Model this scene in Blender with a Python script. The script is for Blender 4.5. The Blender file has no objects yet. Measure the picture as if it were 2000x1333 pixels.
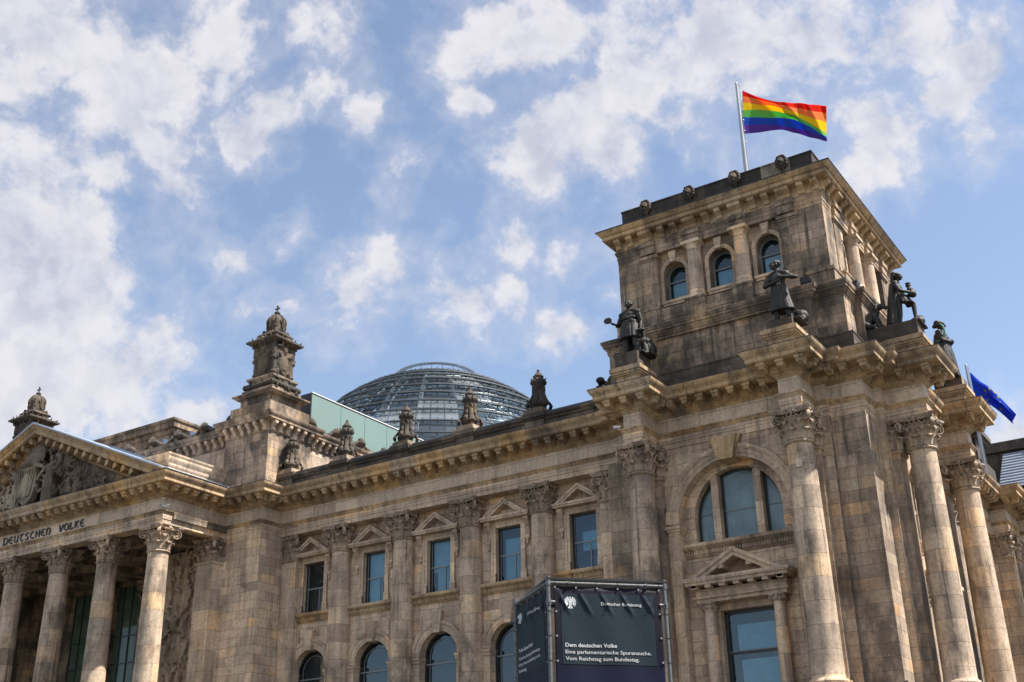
import bpy, bmesh, math, random
from mathutils import Vector, Matrix
random.seed(7)
PI = math.pi
SC = bpy.context.scene
COL = SC.collection

# ------------------------------------------------------------------ camera
YAW, PIT, ROL = math.radians(33.0208), math.radians(23.90804), math.radians(-1.03932)
cf = Vector((-math.sin(YAW)*math.cos(PIT), math.cos(YAW)*math.cos(PIT), math.sin(PIT)))
r0 = Vector((math.cos(YAW), math.sin(YAW), 0)); u0 = r0.cross(cf)
cr = r0*math.cos(ROL) + u0*math.sin(ROL); cu = u0*math.cos(ROL) - r0*math.sin(ROL)
cd = bpy.data.cameras.new('camera'); cam = bpy.data.objects.new('camera', cd); COL.objects.link(cam)
cam.matrix_world = Matrix(((cr.x, cu.x, -cf.x, 0), (cr.y, cu.y, -cf.y, 0), (cr.z, cu.z, -cf.z, 1.7), (0, 0, 0, 1)))
cd.sensor_width = 36.0; cd.lens = 2289.507/2000*36; cd.clip_start = .1; cd.clip_end = 3000
SC.camera = cam

# ------------------------------------------------------------------ sun, sky, exposure
SUN_EL, SUN_AZ = math.radians(57), math.radians(17)      # azimuth from +X towards +Y
sdir = Vector((math.cos(SUN_EL)*math.cos(SUN_AZ), math.cos(SUN_EL)*math.sin(SUN_AZ), math.sin(SUN_EL)))
sl = bpy.data.lights.new('sun', 'SUN'); sl.energy = 3.5; sl.angle = math.radians(.55); sl.color = (1, .945, .87)
so = bpy.data.objects.new('sun', sl); COL.objects.link(so)
so.rotation_euler = sdir.to_track_quat('Z', 'Y').to_euler(); so.location = (0, 0, 90)
SC.view_settings.view_transform = 'Standard'; SC.view_settings.look = 'None'
SC.view_settings.exposure = 1.48; SC.view_settings.gamma = 1

class NT:
    """tiny helper for writing node trees"""
    def __init__(s, tree): s.t = tree; s.t.nodes.clear()
    def n(s, typ, ins=None, **props):
        nd = s.t.nodes.new(typ)
        for k, v in props.items(): setattr(nd, k, v)
        for k, v in (ins or {}).items():
            sk = nd.inputs[k]
            if hasattr(v, 'is_output') or isinstance(v, bpy.types.NodeSocket): s.t.links.new(v, sk)
            else: sk.default_value = v
        return nd
    def m(s, op, a, b=None, c=None, clamp=False):
        ins = {0: a}
        if b is not None: ins[1] = b
        if c is not None: ins[2] = c
        return s.n('ShaderNodeMath', ins, operation=op, use_clamp=clamp).outputs[0]
    def vm(s, op, a, b=None, sc=None):
        ins = {0: a}
        if b is not None: ins[1] = b
        if sc is not None: ins['Scale'] = sc
        nd = s.n('ShaderNodeVectorMath', ins, operation=op)
        return nd.outputs['Value'] if op in ('DISTANCE', 'LENGTH', 'DOT_PRODUCT') else nd.outputs[0]
    def mr(s, v, a, b, c=0., d=1., sm=True):
        return s.n('ShaderNodeMapRange', {'Value': v, 'From Min': a, 'From Max': b, 'To Min': c, 'To Max': d},
                   interpolation_type='SMOOTHSTEP' if sm else 'LINEAR', clamp=True).outputs[0]
    def noise(s, vec, scale, detail=4., rough=.55, dim='3D', dist=0.):
        return s.n('ShaderNodeTexNoise', {'Vector': vec, 'Scale': scale, 'Detail': detail, 'Roughness': rough, 'Distortion': dist}, noise_dimensions=dim)
    def ramp(s, f, stops, interp='LINEAR'):
        nd = s.n('ShaderNodeValToRGB', {'Fac': f}); cr_ = nd.color_ramp; cr_.interpolation = interp
        while len(cr_.elements) < len(stops): cr_.elements.new(.5)
        for e, (p, c) in zip(cr_.elements, stops):
            e.position = p; e.color = tuple(c)+(1,) if not isinstance(c, (int, float)) else (c, c, c, 1)
        return nd.outputs[0]
    def mix(s, f, a, b, mode='MIX'):
        nd = s.n('ShaderNodeMix', None, data_type='RGBA', blend_type=mode)
        for k, v in ((0, f), (6, a), (7, b)):
            if isinstance(v, bpy.types.NodeSocket): s.t.links.new(v, nd.inputs[k])
            else: nd.inputs[k].default_value = v if k == 0 else tuple(v)+(1,)
        return nd.outputs[2]
    def xyz(s, v): return s.n('ShaderNodeSeparateXYZ', {0: v}).outputs
    def comb(s, x, y, z): return s.n('ShaderNodeCombineXYZ', {0: x, 1: y, 2: z}).outputs[0]

W = bpy.data.worlds.new('World'); SC.world = W; W.use_nodes = True
w = NT(W.node_tree)
gen = w.n('ShaderNodeTexCoord').outputs['Generated']
sky = w.n('ShaderNodeTexSky', sky_type='NISHITA', sun_disc=False, sun_elevation=SUN_EL, sun_rotation=PI/2-SUN_AZ,
          air_density=1.0, dust_density=.6, ozone_density=1.6, altitude=50).outputs[0]
FL = 2289.507
def pxdir(px, py):
    return (cf*FL + cr*(px-1000) - cu*(py-666.5)).normalized()
# cloud masses of the day: bearing in the sky, angular radius, density
BL = [(1480,160,120,.75),(1290,230,90,.72),(600,60,70,.72),(640,170,60,.62),(740,230,60,.66),(1000,470,70,.66),(1180,590,50,.62),(480,470,55,.62),(760,520,60,.62),(1330,300,50,.6),(1850,160,80,.62),(560,470,40,.5),(90,70,190,1.0),(270,150,180,1.0),(330,260,110,.85),(455,70,110,.75),(520,215,88,1.05),(60,300,100,.8),(215,330,80,.75),(345,345,95,.75),
      (90,560,205,1.4),(-20,470,170,1.4),(170,420,90,.8),(110,745,160,.98),(310,700,150,.92),(30,810,120,.9),(400,800,70,.7),(700,40,100,.8),
      (1040,290,120,.95),(930,205,80,.9),(1165,320,95,.95),(830,365,70,.72),(1010,110,200,.78),(1230,120,150,.9),(1390,70,190,1.05),(1580,60,170,1.02),
      (1740,30,130,.9),(1745,235,95,.88),(1700,330,85,.8),(1920,75,100,.95),(690,580,90,.72),(885,600,92,.86),(960,590,60,.7),(1085,645,70,.82),
      (530,572,45,.7),(1090,520,80,.62),(1985,850,90,1.05),(1130,205,90,.85),(1560,205,80,.7),(1940,250,60,.55)]
wn = w.noise(gen, 6.0, 6., .6); off = w.vm('SCALE', w.vm('SUBTRACT', wn.outputs['Color'], (.5, .5, .5)), sc=.11)
wn2 = w.noise(gen, 24., 5., .62); off2 = w.vm('SCALE', w.vm('SUBTRACT', wn2.outputs['Color'], (.5, .5, .5)), sc=.022)
wp = w.vm('ADD', w.vm('ADD', gen, off), off2)
dens = 0.0
for (px, py, r, a) in BL:
    d = w.vm('DISTANCE', wp, tuple(pxdir(px, py)))
    q = w.m('MULTIPLY_ADD', d, -a*FL/(r*1.22), a)
    dens = q if isinstance(dens, float) else w.m('SMOOTH_MAX', dens, q, .16)
# clouds outside the photographed part of the sky (behind the viewer, seen in the window panes)
g2 = w.noise(gen, 3.2, 5., .55)
ex = w.m('MULTIPLY', w.mr(g2.outputs[0], .42, .62), w.mr(w.vm('DOT_PRODUCT', gen, tuple(cf)), .80, .55))
wq = w.vm('ADD', gen, w.vm('SCALE', off, sc=.55))
fine = w.noise(wq, 15., 11., .60)
puff = w.noise(wq, 44., 7., .56)
f2 = w.m('ADD', w.m('MULTIPLY', w.m('SUBTRACT', fine.outputs[0], .5), 2.1), w.m('MULTIPLY', w.m('SUBTRACT', puff.outputs[0], .5), .60))
rag = w.m('ADD', f2, dens)
thick = w.mr(rag, .12, .70)
veil = w.m('MULTIPLY', w.mr(w.m('ADD', f2, w.m('MULTIPLY', dens, .8)), -.28, .6), .44)
cov = w.m('MAXIMUM', w.m('MAXIMUM', thick, veil), w.m('MULTIPLY', ex, .9))
shade = w.noise(wq, 5.0, 4., .55)
deep = w.mr(w.m('ADD', dens, w.m('MULTIPLY', w.m('SUBTRACT', shade.outputs[0], .5), 1.1)), .45, .95)
lit = w.mr(puff.outputs[0], .36, .66)
ccol = w.mix(deep, (4.05, 3.98, 4.22), (2.95, 3.08, 3.65))
ccol = w.mix(w.m('MULTIPLY', ex, .85), ccol, (6.4, 6.3, 6.3))  # unseen clouds made brighter to throw more light on the west front
ccol = w.mix(w.m('MULTIPLY', lit, .38), ccol, (5.2, 5.05, 5.15))
SKYK = w.n('ShaderNodeHueSaturation', {'Saturation': .88, 'Value': 1.04, 'Color': sky}).outputs[0]
wc = w.mix(w.m('MULTIPLY', cov, .93), SKYK, (1, 1, 1))
wc.node.inputs[7].default_value = (1, 1, 1, 1); W.node_tree.links.new(ccol, wc.node.inputs[7])
bgn = w.n('ShaderNodeBackground', {'Color': wc, 'Strength': .07})
w.n('ShaderNodeOutputWorld', {0: bgn.outputs[0]})
W.cycles.sampling_method = 'MANUAL'; W.cycles.sample_map_resolution = 512

# ------------------------------------------------------------------ materials
def newmat(name):
    m = bpy.data.materials.new(name); m.use_nodes = True; return m, NT(m.node_tree)

def finish(t, col, rough, bump=None, bd=.02, bs=.6, **kw):
    ins = {'Base Color': col, 'Roughness': rough}; ins.update(kw)
    if bump is not None:
        ins['Normal'] = t.n('ShaderNodeBump', {'Height': bump, 'Strength': bs, 'Distance': bd}).outputs[0]
    p = t.n('ShaderNodeBsdfPrincipled', ins); t.n('ShaderNodeOutputMaterial', {0: p.outputs[0]}); return p

SAND = [(0, (.135, .112, .092)), (.22, (.205, .172, .140)), (.48, (.255, .212, .170)), (.70, (.300, .250, .200)), (.86, (.330, .262, .180)), (.95, (.36, .235, .115)), (1, (.42, .36, .285))]
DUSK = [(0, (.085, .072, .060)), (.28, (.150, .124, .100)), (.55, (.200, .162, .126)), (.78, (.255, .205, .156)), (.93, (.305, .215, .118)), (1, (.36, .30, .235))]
WARM = [(0, (.165, .128, .092)), (.3, (.245, .192, .136)), (.6, (.305, .238, .165)), (.82, (.345, .258, .155)), (.94, (.38, .235, .095)), (1, (.43, .36, .27))]
PALE = [(0, (.230, .196, .164)), (.4, (.285, .242, .200)), (.75, (.325, .278, .230)), (1, (.40, .345, .28))]

TINT = (1.14, 1.05, .965)
def stone(name, ramp, row=.62, bw=1.35, mode='world', soot=.35, joint=.011, zoff=0., sootcol=(.035, .030, .026), speck=1., grime=1., big=False):
    ramp = [(p, (c[0]*TINT[0], c[1]*TINT[1], c[2]*TINT[2])) for p, c in ramp]
    m, t = newmat(name)
    geo = t.n('ShaderNodeNewGeometry'); pos = geo.outputs['Position']
    info = t.n('ShaderNodeObjectInfo').outputs['Random']
    if mode == 'world':
        px, py, pz = t.xyz(pos)[:3]; nx = t.m('ABSOLUTE', t.xyz(geo.outputs['True Normal'])[0])
        sel = t.m('GREATER_THAN', nx, .7)
        u = t.m('ADD', t.m('MULTIPLY', py, sel), t.m('MULTIPLY', px, t.m('SUBTRACT', 1., sel)))
        v = pz
    else:
        ob = t.n('ShaderNodeTexCoord').outputs['Object']; ox, oy, oz = t.xyz(ob)[:3]
        u = t.m('ADD', t.m('MULTIPLY', t.m('ARCTAN2', oy, ox), .75), t.m('MULTIPLY', info, 37.)); v = t.m('ADD', oz, t.m('MULTIPLY', info, 6.))
    vec = t.comb(u, t.m('ADD', v, zoff), 0.)
    bk = t.n('ShaderNodeTexBrick', {'Vector': vec, 'Color1': (0, 0, 0, 1), 'Color2': (1, 1, 1, 1), 'Mortar': (.5, .5, .5, 1), 'Scale': 1.,
             'Mortar Size': joint, 'Mortar Smooth': .4, 'Bias': 0., 'Brick Width': bw, 'Row Height': row}, offset=.5, offset_frequency=2, squash=1.35, squash_frequency=3)
    r1 = bk.outputs['Color']; mort = bk.outputs['Fac']
    col = t.ramp(r1, ramp)
    r2 = t.m('FRACT', t.m('MULTIPLY', r1, 91.7))
    col = t.mix(t.mr(r2, .0, 1., .22, .60, sm=False), col, ramp[len(ramp)//2][1])
    # late repairs: single fresh stones
    rep = t.m('GREATER_THAN', t.m('FRACT', t.m('MULTIPLY', r1, 613.3)), .93)
    col = t.mix(t.m('MULTIPLY', rep, .55), col, (.43, .36, .27))
    n1 = t.noise(pos, .33, 5., .6); col = t.mix(.75*grime, col, t.ramp(n1.outputs[0], [(.3, (.56, .55, .55)), (.5, (1.0, 1.0, 1.0)), (.68, (1.32, 1.26, 1.16))]), 'MULTIPLY')
    st = t.noise(t.vm('MULTIPLY', pos, (2.6, 2.6, .22)), 1., 5., .6); col = t.mix(.55*grime, col, t.ramp(st.outputs[0], [(.32, (.42, .41, .40)), (.52, (1.08, 1.06, 1.04)), (.75, (1.25, 1.22, 1.17))]), 'MULTIPLY')
    ro = t.noise(t.vm('MULTIPLY', pos, (3.4, 3.4, .13)), 1., 6., .68); col = t.mix(t.m('MULTIPLY', t.mr(ro.outputs[0], .56, .68), .30+.55*min(1., soot*1.6)), col, (.05, .042, .036))
    wa = t.noise(pos, .9, 3., .5); col = t.mix(t.mr(wa.outputs[0], .55, .75, 0., .30), col, (.36, .245, .13))
    if soot > 0:
        sn = t.noise(t.vm('MULTIPLY', pos, (1., 1., .55)), .55, 7., .66)
        col = t.mix(t.m('MULTIPLY', t.mr(sn.outputs[0], .56-.20*soot, .70-.10*soot), min(1., .35+.6*soot)), col, sootcol)
    fg = t.noise(pos, 6., 9., .74); col = t.mix(.6, col, t.ramp(fg.outputs[0], [(.30, .42), (.5, 1.04), (.70, 1.45)]), 'MULTIPLY')
    if speck > 0:
        vo = t.n('ShaderNodeTexVoronoi', {'Vector': pos, 'Scale': 1.55, 'Randomness': 1.}, feature='F1')
        sp = t.m('MULTIPLY', t.m('LESS_THAN', vo.outputs['Distance'], .055), t.m('GREATER_THAN', t.xyz(vo.outputs['Color'])[0], .62))
        col = t.mix(t.m('MULTIPLY', sp, .5*speck), col, (.46, .42, .36))
    col = t.mix(t.m('MULTIPLY', mort, .72), col, (.060, .050, .042))
    h = t.m('ADD', t.m('MULTIPLY', mort, -1.), t.m('ADD', t.m('MULTIPLY', fg.outputs[0], .55), t.m('MULTIPLY', r2, .22)))
    finish(t, col, .88, h, .022, .75)
    return m

M = {}
def br(rp, k): return [(p, tuple(k*c for c in cc)) for p, cc in rp]
M['wall'] = stone('sandstone ashlar', br(SAND, 1.70), soot=.24)
M['dusk'] = stone('weathered tower and porch shade ashlar', br(DUSK, 1.5), row=.60, bw=1.25, soot=.80)  # weathered tower stone; also paints the shade inside the porch
M['pier'] = stone('pier ashlar', br(SAND, 1.16), row=.66, bw=1.55, soot=.46, speck=1.8)
M['warm'] = stone('ochre cornice stone', br(WARM, 1.28), row=5., bw=2.2, soot=.40, speck=.3)
M['pale'] = stone('frieze slabs', br(PALE, 1.60), row=5.0, bw=2.05, soot=.03, speck=.2, grime=.55)
M['trim'] = stone('dressed sandstone', br(SAND, 1.66), row=1.4, bw=1.7, soot=.06, speck=.6)
M['shaft'] = stone('column drums', br(SAND, 1.62), row=1.18, bw=2.4, mode='cyl', soot=.50, speck=1.8)
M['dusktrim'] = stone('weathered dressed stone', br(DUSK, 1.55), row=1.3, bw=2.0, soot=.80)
M['soot'] = stone('blackened stone', [(0, (.028, .025, .022)), (.5, (.060, .051, .042)), (.8, (.115, .096, .075)), (1, (.20, .165, .13))], row=1.2, bw=1.8, soot=.62, speck=.3)
M['relief'] = stone('carved relief stone', [(0, (.08, .068, .057)), (.5, (.12, .101, .084)), (1, (.18, .15, .12))], row=6, bw=9, joint=.0, soot=.4, speck=.0)
M['cap'] = stone('carved capital stone', [(0, (.26, .218, .175)), (.5, (.34, .285, .228)), (1, (.42, .345, .26))], row=6, bw=9, joint=.0, soot=.40, speck=.0)
M['finial'] = stone('carved finial stone', [(0, (.024, .020, .017)), (.5, (.055, .046, .037)), (1, (.14, .115, .088))], row=6, bw=9, joint=.0, soot=.66, speck=.0)
M['blacklion'] = stone('black weathered carving', [(0, (.020, .018, .016)), (.6, (.04, .034, .029)), (1, (.11, .09, .07))], row=6, bw=9, joint=0, soot=.5, speck=0)
M['blackstone'] = stone('black weathered parapet', [(0, (.016, .015, .014)), (.6, (.032, .028, .025)), (1, (.065, .054, .044))], row=3., bw=1.9, soot=.4, speck=.2)
M['tablet'] = stone('pale lettering tablet', br(PALE, 1.95), row=5., bw=2.4, soot=0, speck=0, grime=.3)
M['patch'] = stone('new stone', [(0, (.43, .38, .32)), (1, (.47, .41, .34))], row=9, bw=9, joint=0, soot=0, speck=0)

def simple(name, col, rough=.6, metal=0., noise=.0, sc=6., **kw):
    m, t = newmat(name)
    if noise > 0:
        geo = t.n('ShaderNodeNewGeometry').outputs['Position']
        n = t.noise(geo, sc, 5., .6); c = t.mix(noise, col, t.ramp(n.outputs[0], [(.3, .45), (.7, 1.4)]), 'MULTIPLY')
        finish(t, c, rough, n.outputs[0], .01, .3, Metallic=metal, **kw)
    else:
        finish(t, tuple(col)+(1,), rough, Metallic=metal, **kw)
    return m
def bronze():
    m, t = newmat('dark bronze'); pos = t.n('ShaderNodeNewGeometry').outputs['Position']
    n = t.noise(t.vm('MULTIPLY', pos, (5., 5., 1.4)), 1., 6., .65).outputs[0]; c = t.ramp(n, [(.34, (.010, .009, .008)), (.52, (.024, .021, .017)), (.64, (.034, .036, .030)), (.76, (.085, .088, .072))])
    k = t.noise(pos, 14., 4., .6).outputs[0]; finish(t, c, .62, k, .02, .5, Metallic=.15); return m
M['bronze'] = bronze()
M['verdigris'] = simple('green copper', (.10, .27, .21), .7, 0., .5, 8.)
M['lead'] = simple('dark lead roof', (.035, .036, .042), .45, .2, .5, 2.)
M['zinc'] = simple('zinc flashing', (.42, .47, .55), .38, .55, .35, 1.5)
M['bluezinc'] = simple('blue grey sheet roof', (.10, .14, .21), .42, .4, .35, 1.2)
M['frame'] = simple('dark window frame', (.022, .024, .026), .4)
M['sash'] = simple('light sash bar', (.19, .21, .22), .4)
M['steel'] = simple('dome steel', (.14, .15, .16), .42, .35, .3, .8)
M['darksteel'] = simple('dark dome bracket', (.045, .05, .055), .5, .2)
M['pole'] = simple('flagpole steel', (.40, .41, .42), .35, .5, .25, 2.)
M['galv'] = simple('galvanised tube', (.14, .145, .15), .55, .5, .5, 22.)
M['tie'] = simple('black cable tie', (.012, .012, .013), .5)
M['white'] = simple('white plastic', (.72, .71, .68), .4)
M['black'] = simple('black enamel', (.012, .012, .014), .4)
M['eyelet'] = simple('dull eyelet', (.22, .22, .23), .5)
M['letter'] = simple('black metal lettering', (.018, .016, .015), .5)
M['print'] = simple('white print', (.50, .51, .52), .6)
M['ground'] = simple('trodden gravel and grass', (.052, .050, .040), .9, 0., .4, .8)

def glassmat(name, base, ior=1.75, rough=.025, wob=.02, seams=False, kb=None):
    m, t = newmat(name); geo = t.n('ShaderNodeNewGeometry').outputs['Position']
    n = t.noise(geo, .55, 2., .5); c = t.mix(.6, base, t.ramp(t.noise(geo, .8, 3., .6).outputs[0], [(.3, .5), (.7, 1.4)]), 'MULTIPLY')
    if seams:
        x, y, z = t.xyz(geo)[:3]
        f = t.m('FRACT', t.m('MULTIPLY', x, 1.45)); c = t.mix(t.m('LESS_THAN', f, .028), c, (.11, .14, .16))
        c = t.mix(.16, c, t.ramp(t.m('FRACT', t.m('MULTIPLY', z, 14.)), [(0, .5), (.5, 1.3), (1, .5)]), 'MULTIPLY')
    finish(t, c, rough, n.outputs[0], .25, wob, IOR=ior)
    return m
M['glass'] = glassmat('blue window glass', (.008, .036, .054), 1.72)
M['glass2'] = glassmat('bright window glass', (.035, .080, .135), 1.9)
M['darkglass'] = glassmat('dark window glass', (.006, .010, .012), 1.6)
M['blind'] = glassmat('glass over pale blinds', (.16, .235, .265), 1.45, .05, .02, True)
M['curtain'] = glassmat('glass over green curtain', (.075, .115, .082), 1.4, .05, .02)
def clearglass():
    m, t = newmat('clear pane'); geo = t.n('ShaderNodeNewGeometry').outputs['Position']
    nz = t.noise(geo, 1.1, 3., .5).outputs[0]; bp = t.n('ShaderNodeBump', {'Height': nz, 'Strength': .05, 'Distance': .25}).outputs[0]
    fr = t.m('MULTIPLY_ADD', t.m('POWER', t.n('ShaderNodeLayerWeight', {'Blend': .5, 'Normal': bp}).outputs['Facing'], 5.), .9, .085)
    tr = t.n('ShaderNodeBsdfTransparent', {'Color': (.58, .78, .86, 1)}); gl = t.n('ShaderNodeBsdfGlossy', {'Color': (.80, .92, 1., 1), 'Roughness': .02, 'Normal': bp})
    mx = t.n('ShaderNodeMixShader', {0: t.m('MULTIPLY', fr, 1., clamp=True), 1: tr.outputs[0], 2: gl.outputs[0]}); t.n('ShaderNodeOutputMaterial', {0: mx.outputs[0]}); return m
M['clear'] = clearglass()
M['inner'] = simple('dark room', (.020, .026, .030), .9)
M['blindcloth'] = simple('pale roller blind', (.26, .36, .41), .9, 0., .35, 1.2)
M['screen'] = simple('mint glass panel', (.17, .245, .22), .16, 0., .06, .3, IOR=1.5)

def domeglass(name, k, tcol, dcol):
    m, t = newmat(name)
    lw = t.n('ShaderNodeLayerWeight', {'Blend': .35}).outputs['Facing']
    tr = t.n('ShaderNodeBsdfTransparent', {'Color': tcol+(1,)}); gl = t.n('ShaderNodeBsdfGlossy', {'Color': (.85, .92, .95, 1), 'Roughness': .05}); df = t.n('ShaderNodeBsdfDiffuse', {'Color': dcol+(1,)})
    a = t.n('ShaderNodeMixShader', {0: k, 1: tr.outputs[0], 2: df.outputs[0]})
    b = t.n('ShaderNodeMixShader', {0: t.mr(lw, .05, .95, .05, .5), 1: a.outputs[0], 2: gl.outputs[0]})
    t.n('ShaderNodeOutputMaterial', {0: b.outputs[0]}); return m
M['domeglass'] = domeglass('dome glass clear', .03, (.90, .95, .96), (.3, .36, .37))
M['domeglass2'] = domeglass('dome glass dusty', .14, (.70, .80, .82), (.16, .20, .21))
M['domeglass3'] = domeglass('dome glass sky sheen', .25, (.8, .86, .88), (.50, .55, .57))  # pale diffuse share stands in for panes reflecting the sky
def clothmat(name, bands, axis_attr=None):
    """striped flag cloth: bands = list of (upper v limit, colour) along the cloth's own height (UV)"""
    m, t = newmat(name)
    uv = t.n('ShaderNodeUVMap').outputs[0]; v = t.xyz(uv)[1]
    col = t.ramp(v, bands, 'CONSTANT') if len(bands) > 1 else None
    wv = t.noise(uv, 260., 2., .5)
    c = col if col is not None else bands[0][1]
    c = t.mix(.12, c, t.ramp(wv.outputs[0], [(.3, .7), (.7, 1.2)]), 'MULTIPLY')
    d = t.n('ShaderNodeBsdfDiffuse', {'Color': c}); tl = t.n('ShaderNodeBsdfTranslucent', {'Color': c})
    mx = t.n('ShaderNodeMixShader', {0: .55, 1: d.outputs[0], 2: tl.outputs[0]})
    t.n('ShaderNodeOutputMaterial', {0: mx.outputs[0]}); return m
M['pride'] = clothmat('rainbow flag cloth', [(0, (.17, .075, .40)), (1/6, (.045, .13, .56)), (2/6, (.20, .58, .15)), (3/6, (.90, .66, .03)), (4/6, (.90, .30, .10)), (5/6, (.78, .035, .022))])
M['euro'] = clothmat('blue flag cloth', [(0, (.045, .11, .66))])
M['star'] = simple('yellow star cloth', (.26, .23, .06), .8)

def bannermat():
    m, t = newmat('printed banner')
    pos = t.n('ShaderNodeNewGeometry').outputs['Position']; z = t.xyz(pos)[2]
    c = t.ramp(t.mr(z, 3.0, 4.6, 0, 1, sm=False), [(0, (.005, .014, .085)), (.45, (.004, .006, .028)), (.75, (.0045, .004, .011)), (1, (.008, .006, .013))])
    finish(t, c, .65, **{'Specular IOR Level': .18}); return m
M['banner'] = bannermat()
M['panel'] = simple('slate print panel', (.013, .022, .032), .7, 0., .12, 30., **{'Specular IOR Level': .18})

# ------------------------------------------------------------------ mesh helpers
class MB:
    def __init__(s): s.v = []; s.f = []; s.mi = []; s.m = 0
    def add(s, vs, fs):
        o = len(s.v); s.v += [tuple(v) for v in vs]; s.f += [tuple(o+i for i in f) for f in fs]; s.mi += [s.m]*len(fs); return s
    def quad(s, *p): return s.add(p, [tuple(range(len(p)))])
    def hexa(s, p): return s.add(p, [(3,2,1,0),(4,5,6,7),(0,1,5,4),(1,2,6,5),(2,3,7,6),(3,0,4,7)])
    def box(s, x0, x1, y0, y1, z0, z1, t=0.):
        """box; t>0 tapers the bottom, t<0 the top"""
        a, b = max(t, 0), max(-t, 0)
        return s.hexa([(x0+a,y0+a,z0),(x1-a,y0+a,z0),(x1-a,y1-a,z0),(x0+a,y1-a,z0),(x0+b,y0+b,z1),(x1-b,y0+b,z1),(x1-b,y1-b,z1),(x0+b,y1-b,z1)])
    def prism(s, poly, fn, t0, t1):
        n = len(poly); vs = [fn(a, b, t0) for a, b in poly]+[fn(a, b, t1) for a, b in poly]
        return s.add(vs, [tuple(range(n))[::-1], tuple(range(n, 2*n))]+[(i, (i+1) % n, n+(i+1) % n, n+i) for i in range(n)])
    def lathe(s, prof, n=24, c=(0, 0, 0), a0=0., a1=2*PI, cap=True, sq=0.):
        full = abs(a1-a0-2*PI) < 1e-6; k = n if full else n+1; o = len(s.v); vs = []
        for r, z in prof:
            for i in range(k):
                a = a0+(a1-a0)*i/n; e = 1.
                if sq: e = 1+(1/max(abs(math.cos(a)), abs(math.sin(a)))-1)*sq
                vs.append((c[0]+r*e*math.cos(a), c[1]+r*e*math.sin(a), c[2]+z))
        fs = []
        for j in range(len(prof)-1):
            for i in range(n if full else n):
                i2 = (i+1) % k; fs.append((j*k+i, j*k+i2, (j+1)*k+i2, (j+1)*k+i))
        if cap and full:
            if prof[0][0] > 1e-4: fs.append(tuple(range(k))[::-1])
            if prof[-1][0] > 1e-4: fs.append(tuple((len(prof)-1)*k+i for i in range(k)))
        return s.add(vs, fs)
    def tube(s, pts, r, n=8, cap=True):
        pts = [Vector(p) for p in pts]; rs = r if isinstance(r, (list, tuple)) else [r]*len(pts); vs = []; up = None
        for i, p in enumerate(pts):
            d = (pts[min(i+1, len(pts)-1)]-pts[max(i-1, 0)])
            if d.length < 1e-9: d = Vector((0, 0, 1))
            d.normalize()
            if up is None: up = Vector((0, 0, 1)) if abs(d.z) < .9 else Vector((1, 0, 0))
            a = d.cross(up)
            if a.length < 1e-6: a = d.cross(Vector((1, .3, 0)))
            a.normalize(); b = a.cross(d); up = b
            for k in range(n):
                t = 2*PI*k/n; vs.append(p+a*math.cos(t)*rs[i]+b*math.sin(t)*rs[i])
        fs = [(j*n+k, j*n+(k+1) % n, (j+1)*n+(k+1) % n, (j+1)*n+k) for j in range(len(pts)-1) for k in range(n)]
        if cap: fs += [tuple(range(n))[::-1], tuple((len(pts)-1)*n+k for k in range(n))]
        return s.add(vs, fs)
    def ell(s, c, r, n=10, m=7, mat=None):
        if not isinstance(r, (tuple, list)): r = (r, r, r)
        vs = []; c = Vector(c)
        for j in range(m+1):
            p = PI*j/m
            for i in range(n):
                a = 2*PI*i/n; q = Vector((r[0]*math.sin(p)*math.cos(a), r[1]*math.sin(p)*math.sin(a), r[2]*math.cos(p)))
                vs.append(c+(mat @ q if mat else q))
        return s.add(vs, [(j*n+i, (j+1)*n+i, (j+1)*n+(i+1) % n, j*n+(i+1) % n) for j in range(m) for i in range(n)])
    def cap(s, a, b, ra, rb=None, n=8):
        """capsule limb"""
        rb = ra if rb is None else rb; a, b = Vector(a), Vector(b); d = (b-a).normalized() if (b-a).length > 1e-6 else Vector((0, 0, 1))
        pts = [a-d*ra*.98, a-d*ra*.7, a, a.lerp(b, .5), b, b+d*rb*.7, b+d*rb*.98]; rs = [ra*.18, ra*.71, ra, (ra+rb)/2*1.04, rb, rb*.71, rb*.18]
        return s.tube(pts, rs, n)
    def ribbon(s, spine, widths, th, side):
        """closed strip: spine points, half widths, thickness, sideways vector"""
        side = Vector(side).normalized(); sp = [Vector(p) for p in spine]; vs = []
        for i, p in enumerate(sp):
            d = (sp[min(i+1, len(sp)-1)]-sp[max(i-1, 0)]).normalized(); nn = side.cross(d).normalized(); wd = widths[i]
            vs += [p-side*wd-nn*th*.3, p-nn*th*.5, p+side*wd-nn*th*.3, p+side*wd*.95+nn*th*.25, p+nn*th*.75, p-side*wd*.95+nn*th*.25]
        k = 6; fs = [(j*k+i, j*k+(i+1) % k, (j+1)*k+(i+1) % k, (j+1)*k+i) for j in range(len(sp)-1) for i in range(k)]
        return s.add(vs, fs+[tuple(range(k))[::-1], tuple((len(sp)-1)*k+i for i in range(k))])
    def sweep(s, path, prof, closed=False):
        """profile (outward offset, z) along a plan polyline; outward = right of travel"""
        P = [Vector((a, b)) for a, b in path]; n = len(P)
        def nrm(i):
            d = (P[(i+1) % n]-P[i]).normalized(); return Vector((d.y, -d.x))
        mit = []
        for i in range(n):
            if closed: a, b = nrm((i-1) % n), nrm(i)
            else: a, b = (nrm(i-1) if i > 0 else nrm(0)), (nrm(i) if i < n-1 else nrm(n-2))
            k = a+b; mit.append(k/(1+a.dot(b)))
        vs = []; k = len(prof)
        for i in range(n):
            for o, z in prof: q = P[i]+mit[i]*o; vs.append((q.x, q.y, z))
        fs = []
        for i in range(n if closed else n-1):
            j = (i+1) % n
            for c in range(k-1): fs.append((i*k+c, j*k+c, j*k+c+1, i*k+c+1))
        return s.add(vs, fs)
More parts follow.
